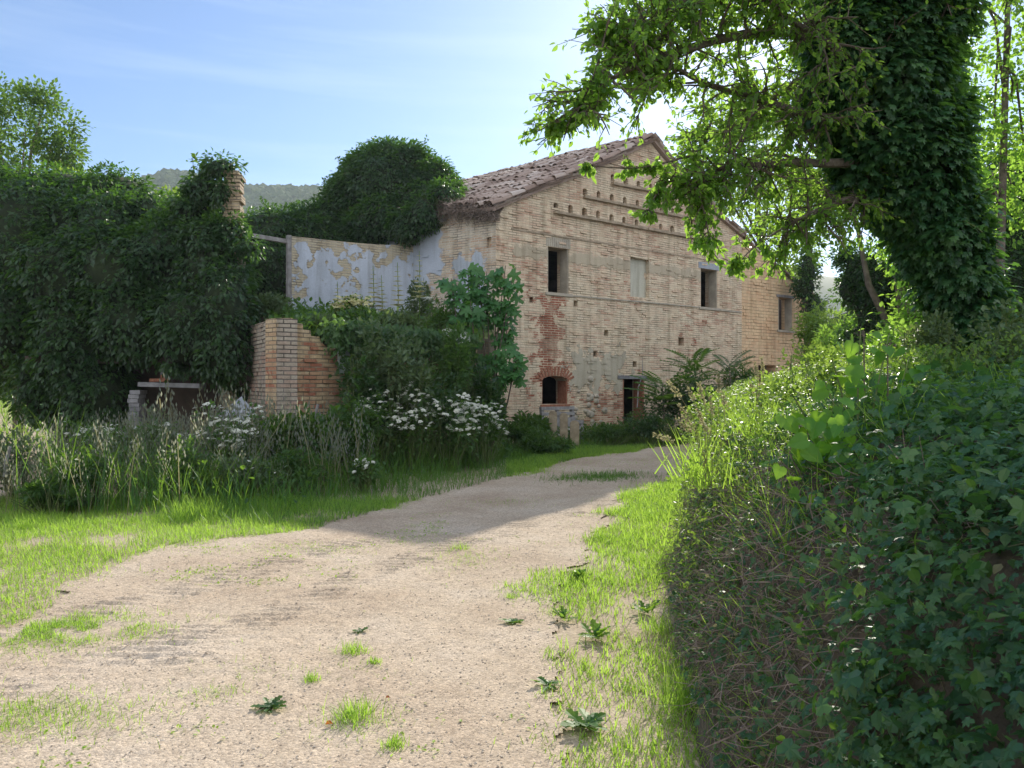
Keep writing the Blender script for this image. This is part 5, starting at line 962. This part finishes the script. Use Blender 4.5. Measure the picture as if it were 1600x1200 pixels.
# distant trees closing the gaps at the horizon
for k, (px_, Y, h_, w_) in enumerate(((-60, 75, 6, 5), (10, 80, 5, 5), (1320, 60, 8, 5), (1420, 55, 9, 5), (1520, 60, 9, 6), (1620, 50, 9, 6), (1240, 70, 8, 5))):
    x_ = (px_ - 800) / F * Y; tree('distant_tree', ['far tree past the meadow at the left edge', 'far low tree past the meadow right of the edge one', 'far tree seen through the gap right of the annex', 'far tree behind the leaning ivy-draped tree', 'far tree behind the ivy-clad trunk', 'far tree at the right edge of the view', 'far tree hidden behind the annex roof'][k], (x_, Y, 0), [(x_, Y, h_ * .55, w_ * .5, 2.5, h_ * .45), (x_ + w_ * .35, Y, h_ * .4, w_ * .4, 2, h_ * .38), (x_ - w_ * .35, Y + 1, h_ * .45, w_ * .35, 2, h_ * .35)], [(x_, Y, 0), (x_, Y, h_ * .3), (x_, Y, h_ * .7)], 260, 10, .45, 'light', .7, core=True, lump=.4, group='far trees', seed=60 + k)

# ---------------------------------------------------------------- far hills
def hill_z(x, y):
    px_ = x / np.maximum(y, 1) * F + 800; prof = np.interp(px_, [-900, -200, 0, 120, 200, 262, 300, 350, 395, 440, 520, 640, 800, 1000, 1300, 2400], [330, 300, 310, 320, 285, 262, 268, 292, 288, 290, 286, 300, 330, 380, 420, 430])
    H = (600 - prof) / F * 520 * .99; t = np.clip((y - 300) / 220, 0, 1) * np.clip((760 - y) / 200, 0, 1); return H * (t * t * (3 - 2 * t)) - 6 + 5 * fbm(np.stack([x, y, 0 * x], -1).reshape(-1, 3), .012, 3, 71).reshape(np.shape(x)) * t
M['hill'] = plain('hill_soil', (.05, .075, .03), (.10, .12, .05), .02, bump=0)
tag(add_grid('hills', np.arange(-520, 620, 9.0), np.arange(290, 800, 10.0), hill_z, M['hill']), kind='structure')
n = 15000; x = U(-420, -40, n); y = U(330, 535, n); k = (x > -.72 * y) & (x < -.16 * y); x, y = x[k], y[k]; z = hill_z(x, y); n = len(x)
ph_ = (1 + 5 ** .5) / 2; ico = unit(np.array([(-1, ph_, 0), (1, ph_, 0), (-1, -ph_, 0), (1, -ph_, 0), (0, -1, ph_), (0, 1, ph_), (0, -1, -ph_), (0, 1, -ph_), (ph_, 0, -1), (ph_, 0, 1), (-ph_, 0, -1), (-ph_, 0, 1)]))
icf = [(0, 11, 5), (0, 5, 1), (0, 1, 7), (0, 7, 10), (0, 10, 11), (1, 5, 9), (5, 11, 4), (11, 10, 2), (10, 7, 6), (7, 1, 8), (3, 9, 4), (3, 4, 2), (3, 2, 6), (3, 6, 8), (3, 8, 9), (4, 9, 5), (2, 4, 11), (6, 2, 10), (8, 6, 7), (9, 8, 1)]
mb = MB(); s_ = U(1.6, 3.4, n); scatter(mb, tpl(ico * (1 + .25 * rng.normal(size=(12, 1)) * .6), icf), np.stack([x, y, z + s_ * .6], 1), rdir(n), rdir(n), np.stack([s_, s_, s_ * 1.3], 1))
M['forest'] = leafmat('hill_forest', [(.035, .07, .03), (.07, .11, .045), (.11, .15, .06)], (.2, .3, .1), .15, .8, .1)
tag(mb.build('forest', M['forest']), 'wooded hillside far behind the ruin', kind='stuff')

# ---------------------------------------------------------------- the bank's growth
# ivy carpet on the near right part
def bankleaf(mb, t, n, y0, y1, d0, d1, size, off=.05, power=1.0, cond=None, mi=0, flat=.5, spread=1.0):
    pos, nr, d = bank_pts(n, y0, y1, d0, d1, power)
    if cond is not None: k = cond(pos, d); pos, nr = pos[k], nr[k]
    q = len(pos); pos = pos + nr * (off * U(.1, 1.6, (q, 1))); r = rdir(q)
    scatter(mb, t, pos, unit(r * spread + np.array([-.3, -.3, -.45]) + nr * .15), unit(nr + np.array([0, 0, flat]) + rdir(q) * .55), size * U(.45, 1.25, q), mi)
mb = MB(); bankleaf(mb, IV, 90000, .6, 9, .03, 3.4, .038, .12, 1.0, lambda p, d: (noise2(p[:, 0], p[:, 1], 1.0, 81) * .5 + (p[:, 0] / np.maximum(p[:, 1], .5) - .44 + .12 * noise2(p[:, 2] * 3, p[:, 1], 1.3, 80)) * 4) > .0)
bankleaf(mb, IV, 9000, 2.0, 9, .0, .8, .034, .05)
bankleaf(mb, IV, 6500, 2.5, 9.5, .42, 2.4, .045, .08)
bankleaf(mb, OV, 7000, 1.0, 8, .05, 3.0, .045, .16, 1.0, lambda p, d: (p[:, 0] / np.maximum(p[:, 1], .5) > .42 + .06 * noise2(p[:, 0], p[:, 1], 2, 5)), 1)
bankleaf(mb, IV, 4000, 1.0, 7, .05, 3.0, .056, .18, 1.0, lambda p, d: (p[:, 0] / np.maximum(p[:, 1], .5) > .45))
bankleaf(mb, OV, 1500, 1.0, 7, .02, 2.5, .035, .06, 1.0, None, 2)
o = mb.build('ivy_carpet', [M['ivy_near'], M['bush'], M['straw']]); tag(o, 'glossy ground ivy carpeting the near bank', kind='stuff')
# sunlit small-leaved weeds and grass on the crest
mb = MB(); bankleaf(mb, OV, 42000, 4.0, 17, .36, 3.6, .034, .26, 1.1, None, 0, .6)
bankleaf(mb, OV, 6000, 9, 24, .05, 4.5, .06, .25, 1.0, None, 0, .6)
bankleaf(mb, OV, 9000, 4.5, 13, .12, 1.1, .04, .13)
tag(mb.build('bank_weeds', M['light']), 'small-leaved sunlit weeds along the top of the bank', kind='stuff')
mb = MB(); pos, nr, d = bank_pts(6000, 3.2, 18, .30, 3.0, 1.3); n = len(pos); a = U(0, 6.28, n); l_ = np.abs(rng.normal(size=n)) * .6
scatter(mb, BL, pos, unit(np.stack([np.cos(a) * l_ - .25, np.sin(a) * l_, np.ones(n)], 1)), np.stack([np.cos(a), np.sin(a), -.2 * np.ones(n)], 1), np.stack([np.full(n, .006), U(.12, .38, n), U(.1, .3, n)], 1), 0)
pos, nr, d = bank_pts(2600, 2.6, 12, -.02, .7, 1.0); n = len(pos); a = U(0, 6.28, n); l_ = np.abs(rng.normal(size=n)) * .7
scatter(mb, BL, pos, unit(np.stack([np.cos(a) * l_ - .5, np.sin(a) * l_ - .3, .7 * np.ones(n)], 1)), np.stack([np.cos(a), np.sin(a), -.2 * np.ones(n)], 1), np.stack([np.full(n, .005), U(.06, .2, n), U(.05, .15, n)], 1), 0)
tag(mb.build('bank_grass', [M['grass'], M['straw']]), 'longer grass growing over the bank crest', kind='stuff')
# dead roots and stalks hanging on the bare face
mb = MB(); pos, nr, d = bank_pts(5200, 2.2, 10, .02, .75, 1.0); n = len(pos)
for i in range(n):
    L = U(.05, .28); d0 = unit(rng.normal(size=3) + np.array([-.4, -.4, -.6])); p0 = pos[i] + nr[i] * U(.005, .05); p1 = p0 + d0 * L * .5 + rng.normal(size=3) * .015; p2 = p1 + unit(d0 + rng.normal(size=3) * .7) * L * .5; mb.tube([p0, p1 + nr[i] * .02, p2], [.0020, .0016, .0008] if i % 14 else [.004, .0035, .002], 3, cap=False)
tag(mb.build('dead_stalks', M['deadwood']), 'tangle of dry roots and stalks on the bare bank face', kind='stuff')
mb = MB(); pos, nr, d = bank_pts(9000, 2.0, 12, .0, 1.0, 1.0); n = len(pos); scatter(mb, BL, pos + nr * .02, unit(rdir(n) + np.array([-.2, -.3, -.8])), nr + rdir(n) * .5, np.stack([np.full(n, .0035), U(.05, .2, n), U(.02, .08, n)], 1))
tag(mb.build('dry_thatch', M['straw']), 'dry straw thatch matted over the bank face', kind='stuff')
# dense upright growth where the bank nose meets the track
def onbank(px, py, Y):
    p = P(px, py, Y); return p
for i, (px_, py_, Y, r, nn_, m_, lb) in enumerate([(1125, 655, 8.6, (.42, .5, .55), 2600, 'light', 'sunlit bramble bush on the nose of the bank'), (1195, 640, 7.4, (.5, .5, .42), 2600, 'light', 'sunlit small-leaved bush right of the bank nose'), (1165, 715, 6.4, (.34, .4, .30), 1600, 'light', 'low bright weed clump on the bank shoulder'),
        (1275, 605, 6.0, (.42, .4, .38), 1800, 'light', 'sunlit bush behind the heart-leaved sapling'), (1440, 590, 5.2, (.4, .5, .30), 1600, 'bush', 'leafy green shrub left of the foot of the ivy-clad trunk'), (1590, 545, 5.0, (.35, .4, .42), 1200, 'hedge', 'pale dry shrub on the bank at the right edge'), (1455, 520, 6.3, (.22, .3, .25), 900, 'hedge', 'dry pale shrub left of the ivy-clad trunk')]):
    bush('bank_shrub', lb, 'shrub', P(px_, py_ + 15, Y), r, nn_, .042, m_, OV, ground=float(bank_z(np.array([(px_ - 800) / F * Y]), np.array([Y]))[0]), stems=30, dens=.35)
# heart-leaved sapling in front
hs = empty('broadleaf_sapling', P(1330, 800, 3.7), 'sapling with large heart-shaped green leaves on the bank in front', 'sapling'); mbs = MB(); mbl = MB()
b = P(1345, 800, 3.8)
for px_, py_, Y in ((1240, 620, 3.4), (1300, 560, 3.6), (1260, 720, 3.3), (1390, 520, 3.9), (1345, 510, 3.8), (1440, 600, 3.9), (1300, 650, 3.4), (1380, 640, 3.7), (1245, 690, 3.5), (1400, 700, 3.7), (1335, 730, 3.4), (1420, 560, 4.0), (1290, 600, 3.9)):
    t_ = P(px_, py_, Y); lm = limb([b, b * .5 + t_ * .5 + np.array([U(-.05, .05), 0, .06]), t_]); mbs.tube(lm, np.linspace(.008, .003, len(lm)), 4, cap=False)
    n = 18; f = U(.25, 1.0, n); i = (f * (len(lm) - 1)).astype(int); pos = lm[i] + rng.normal(size=(n, 3)) * .06; dr = unit(rdir(n) + np.array([-.2, -.4, -.8])); scatter(mbl, HE, pos, dr, unit(np.array([0, -.75, .6]) + rdir(n) * .55), U(.05, .10, n))
mbs.build('stem', M['stem'], hs); mbl.build('foliage', M['heart'], hs)
# dark-headed stalks
for px_, py_, Y, lb in ((1387, 540, 3.9, 'dark seed-headed stalk rising above the heart-leaved sapling'), (1350, 520, 4.0, 'second thin dark-headed stalk just left of the taller one')):
    e = empty('seed_stalk', P(px_, py_ + 130, Y), lb, 'plant'); mb = MB(); mb.tube([P(px_ + 2, py_ + 160, Y), P(px_, py_ + 60, Y), P(px_, py_, Y)], [.005, .004, .003], 5); mb.build('stem', M['bark'], e)
    n = 26; mb = MB(); scatter(mb, OV, P(px_, py_, Y) + rng.normal(size=(n, 3)) * np.array([.014, .014, .012]), rdir(n), rdir(n), U(.010, .022, n)); mb.build('seed_head', M['bark'], e)
# cocksfoot grass with fluffy heads leaning over the track
def cocks(name, lb, root, tips, Y, hs_=.022):
    e = empty(name, P(*root, Y), lb, 'grass'); ms_ = MB(); mh = MB(); mg = MB()
    for px_, py_ in tips:
        r0 = P(root[0] + U(-14, 14), root[1] + U(-8, 8), Y + U(-.1, .1)); t_ = P(px_, py_, Y + U(-.25, .25)); lm = limb([r0, r0 * .45 + t_ * .55 + np.array([.03, 0, .05]), t_]); ms_.tube(lm, np.linspace(.0022, .0012, len(lm)), 4, cap=False)
        dv = unit(lm[-1] - lm[-3]); n = 60; f = U(0, 1, n); lob = np.round(f * 3) / 3; pos = t_ - dv * (lob * .10 + U(0, .02, n))[:, None] + rng.normal(size=(n, 3)) * (.004 + .005 * lob)[:, None]
        scatter(mh, OV, pos, unit(dv + rdir(n) * .8), rdir(n), U(.010, hs_, n))
    n = 46; a = U(0, 6.28, n); scatter(mg, BL, P(*root, Y) + rng.normal(size=(n, 3)) * np.array([.06, .06, .01]), unit(np.stack([rng.normal(size=n) * .45 - .15, rng.normal(size=n) * .4, np.ones(n)], 1)), np.stack([np.cos(a), np.sin(a), 0 * a], 1), np.stack([np.full(n, .007), U(.15, .36, n), U(.1, .3, n)], 1))
    ms_.build('stem', M['straw'], e); mh.build('seed_head', M['straw'], e); mg.build('blades', M['grass'], e)
cocks('cocksfoot_grass', 'cocksfoot grass with fluffy pale heads leaning out over the track', (1105, 760), [(1046, 598), (1060, 632), (1075, 607), (1092, 600), (1068, 650), (1090, 640), (1110, 620), (1098, 660), (1057, 655), (1122, 585), (1130, 612)], 4.4)
cocks('cocksfoot_grass', 'single drooping grass head standing apart left of the cocksfoot clump', (1072, 745), [(1022, 678), (1030, 682)], 4.6)
cocks('cocksfoot_grass', 'taller pale-headed grass higher on the bank right of the cocksfoot clump', (1180, 680), [(1180, 570), (1186, 580), (1172, 600), (1190, 560)], 5.0)
# long bright grass tuft on the crest
for root, Y, n, lb in (((1250, 628), 6.2, 50, 'tuft of long arching grass on the bank crest against the annex'), ((1318, 560), 7.0, 30, 'tall thin grass tuft near the annex corner'), ((1105, 800), 6.0, 60, 'bright broad-bladed grass tuft at the bank nose')):
    p0 = P(*root, Y) - np.array([0, 0, .25]); e = empty('grass_tuft', p0, lb, 'grass', 'long grass tufts on the bank'); a = U(0, 6.28, n); mb = MB(); scatter(mb, BL, p0 + rng.normal(size=(n, 3)) * np.array([.14, .12, .02]), unit(np.stack([rng.normal(size=n) * .3, rng.normal(size=n) * .3, np.ones(n)], 1)), np.stack([np.cos(a), np.sin(a), 0 * a], 1), np.stack([np.full(n, .010), U(.2, .42, n), U(.15, .4, n)], 1)); mb.build('tuft', M['grass'], e)
# ---------------------------------------------------------------- weeds in and beside the track, each its own plant
TOOTH = fan([(0, 0, 0), (.06, .1, .02), (.16, .2, .04), (.07, .3, .03), (.2, .42, .05), (.1, .5, .03), (.24, .66, .04), (.12, .74, .02), (.16, .88, 0), (0, 1.02, -.06), (-.16, .88, 0), (-.12, .74, .02), (-.24, .66, .04), (-.1, .5, .03), (-.2, .42, .05), (-.07, .3, .03), (-.16, .2, .04), (-.06, .1, .02)], (0, .5, .02))
def rosette(px, py, r, n, lb, t=TOOTH, m='bush', up=.28):
    x, y = gp(px, py); z = float(road_h(np.array([x]), np.array([y]))[0]); e = empty('dandelion', (x, y, z), lb, 'weed', 'leafy weeds on the track'); a = np.linspace(0, 2 * math.pi, n, endpoint=False) + rng.normal(size=n) * .3
    mb = MB(); scatter(mb, t, np.array([x, y, z + .004]) + rng.normal(size=(n, 3)) * np.array([.012, .012, .002]), np.stack([np.cos(a), np.sin(a), up * U(.2, 1.6, n)], 1), np.tile([0, 0, 1.0], (n, 1)) + rdir(n) * .3, r * U(.6, 1.15, n)); mb.build('leaf', M[m], e)
rosette(425, 1112, .085, 20, 'dark toothed dandelion rosette low on the left half of the track'); rosette(562, 990, .05, 12, 'tiny dark dandelion highest in the gravel, left of centre'); rosette(915, 1140, .13, 20, 'largest leafy dandelion by the bottom of the right-hand grass', m='grass_dark')
rosette(905, 905, .12, 18, 'bright broad-leaved weed at the grass edge, farthest up the track', t=OV, m='grass_dark', up=1.1); rosette(800, 975, .08, 16, 'bright leafy weed alone right of the track centre', m='grass_dark'); rosette(855, 1075, .08, 14, 'small leafy weed above the largest dandelion', m='grass_dark')
rosette(930, 1000, .12, 16, 'leafy weed among the near grass by the bare patch', m='grass_dark', up=.9); rosette(1010, 960, .12, 14, 'broad-leaved weed deep in the right-hand grass', m='grass_dark', up=.9); rosette(880, 970, .10, 14, 'weed at the inner edge of the right-hand grass', m='grass_dark', up=.8)
for px_, py_, r, n, lb in ((552, 1022, .10, 150, 'wider grass tuft in the gravel under the tiny dandelion'), (585, 1040, .05, 90, 'small round grass tuft right of the wider one'), (487, 1068, .05, 110, 'round grass tuft above the dark dandelion'), (552, 1128, .12, 170, 'loose grass tuft low in the middle of the track'), (615, 1170, .06, 120, 'grass tuft by the bottom edge with dark debris'), (800, 935, .06, 70, 'thin grass tuft uphill of the bright leafy weed'), (720, 860, .10, 90, 'thin yellow-green tuft on the middle ridge of the track'), (1075, 1110, .16, 260, 'long-bladed grass tuft at the foot of the bank'), (1030, 990, .12, 160, 'upright bright grass tuft beside the bank foot'), (40, 830, .2, 200, 'taller grass tuft with heads on the left lawn'), (300, 815, .35, 420, 'thick tuft of seeding grass at the lawn corner')):
    x, y = gp(px_, py_); z = float(road_h(np.array([x]), np.array([y]))[0]); e = empty('grass_tuft', (x, y, z), lb, 'grass tuft', 'grass tufts on the track'); mb = MB(); gx = x + rng.normal(size=n) * r * .45; gy = y + rng.normal(size=n) * r * .45; hgt = .35 if px_ > 1000 else (.9 if px_ < 400 else .55)
    blades(mb, gx, gy, np.full(n, z), U(.4, 1.1, n) * r * (1.6 if px_ > 1000 else .9), np.full(n, .0035 + r * .006), .6); mb.build('tuft', M['grass'], e)
for px_, py_, s_, cc, lb in ((508, 1141, .028, (.55, .17, .03), 'curled orange fallen leaf on the gravel'), (602, 1100, .020, (.35, .12, .05), 'small brown fallen leaf on the gravel'), (1205, 945, .035, (.7, .7, .72), 'white feather-like scrap caught on the bank face')):
    x, y = gp(px_, py_); p = np.array([x, y, float(road_h(np.array([x]), np.array([y]))[0]) + .012]) if px_ < 1000 else P(px_, py_, 3.6)
    mb = MB(); t_ = (OV[0] * np.array([1, 1, 4]), OV[1], OV[2], OV[3]); scatter(mb, t_, p[None], np.array([[1, .4, .1]]), np.array([[.2, -.5, 1]]), np.array([s_ * 1.4])); tag(mb.build('fallen_leaf' if px_ < 1000 else 'scrap', leafmat('fallen_leaf', [cc, cc], cc, .3)), lb, 'leaf' if px_ < 1000 else 'scrap')

# ---------------------------------------------------------------- air
hm, nt, o = mat('haze'); pv = N(nt, 'VolumePrincipled'); pv.inputs['Color'].default_value = (.80, .90, 1, 1); pv.inputs['Density'].default_value = HAZE; pv.inputs['Anisotropy'].default_value = .35; nt.links.new(pv.outputs[0], o.inputs[1])
mb = MB(); mb.box((-2600, -420, -8), (5200, 0, 0), (0, 4500, 0), (0, 0, 178)); tag(mb.build('haze', hm), kind='stuff')
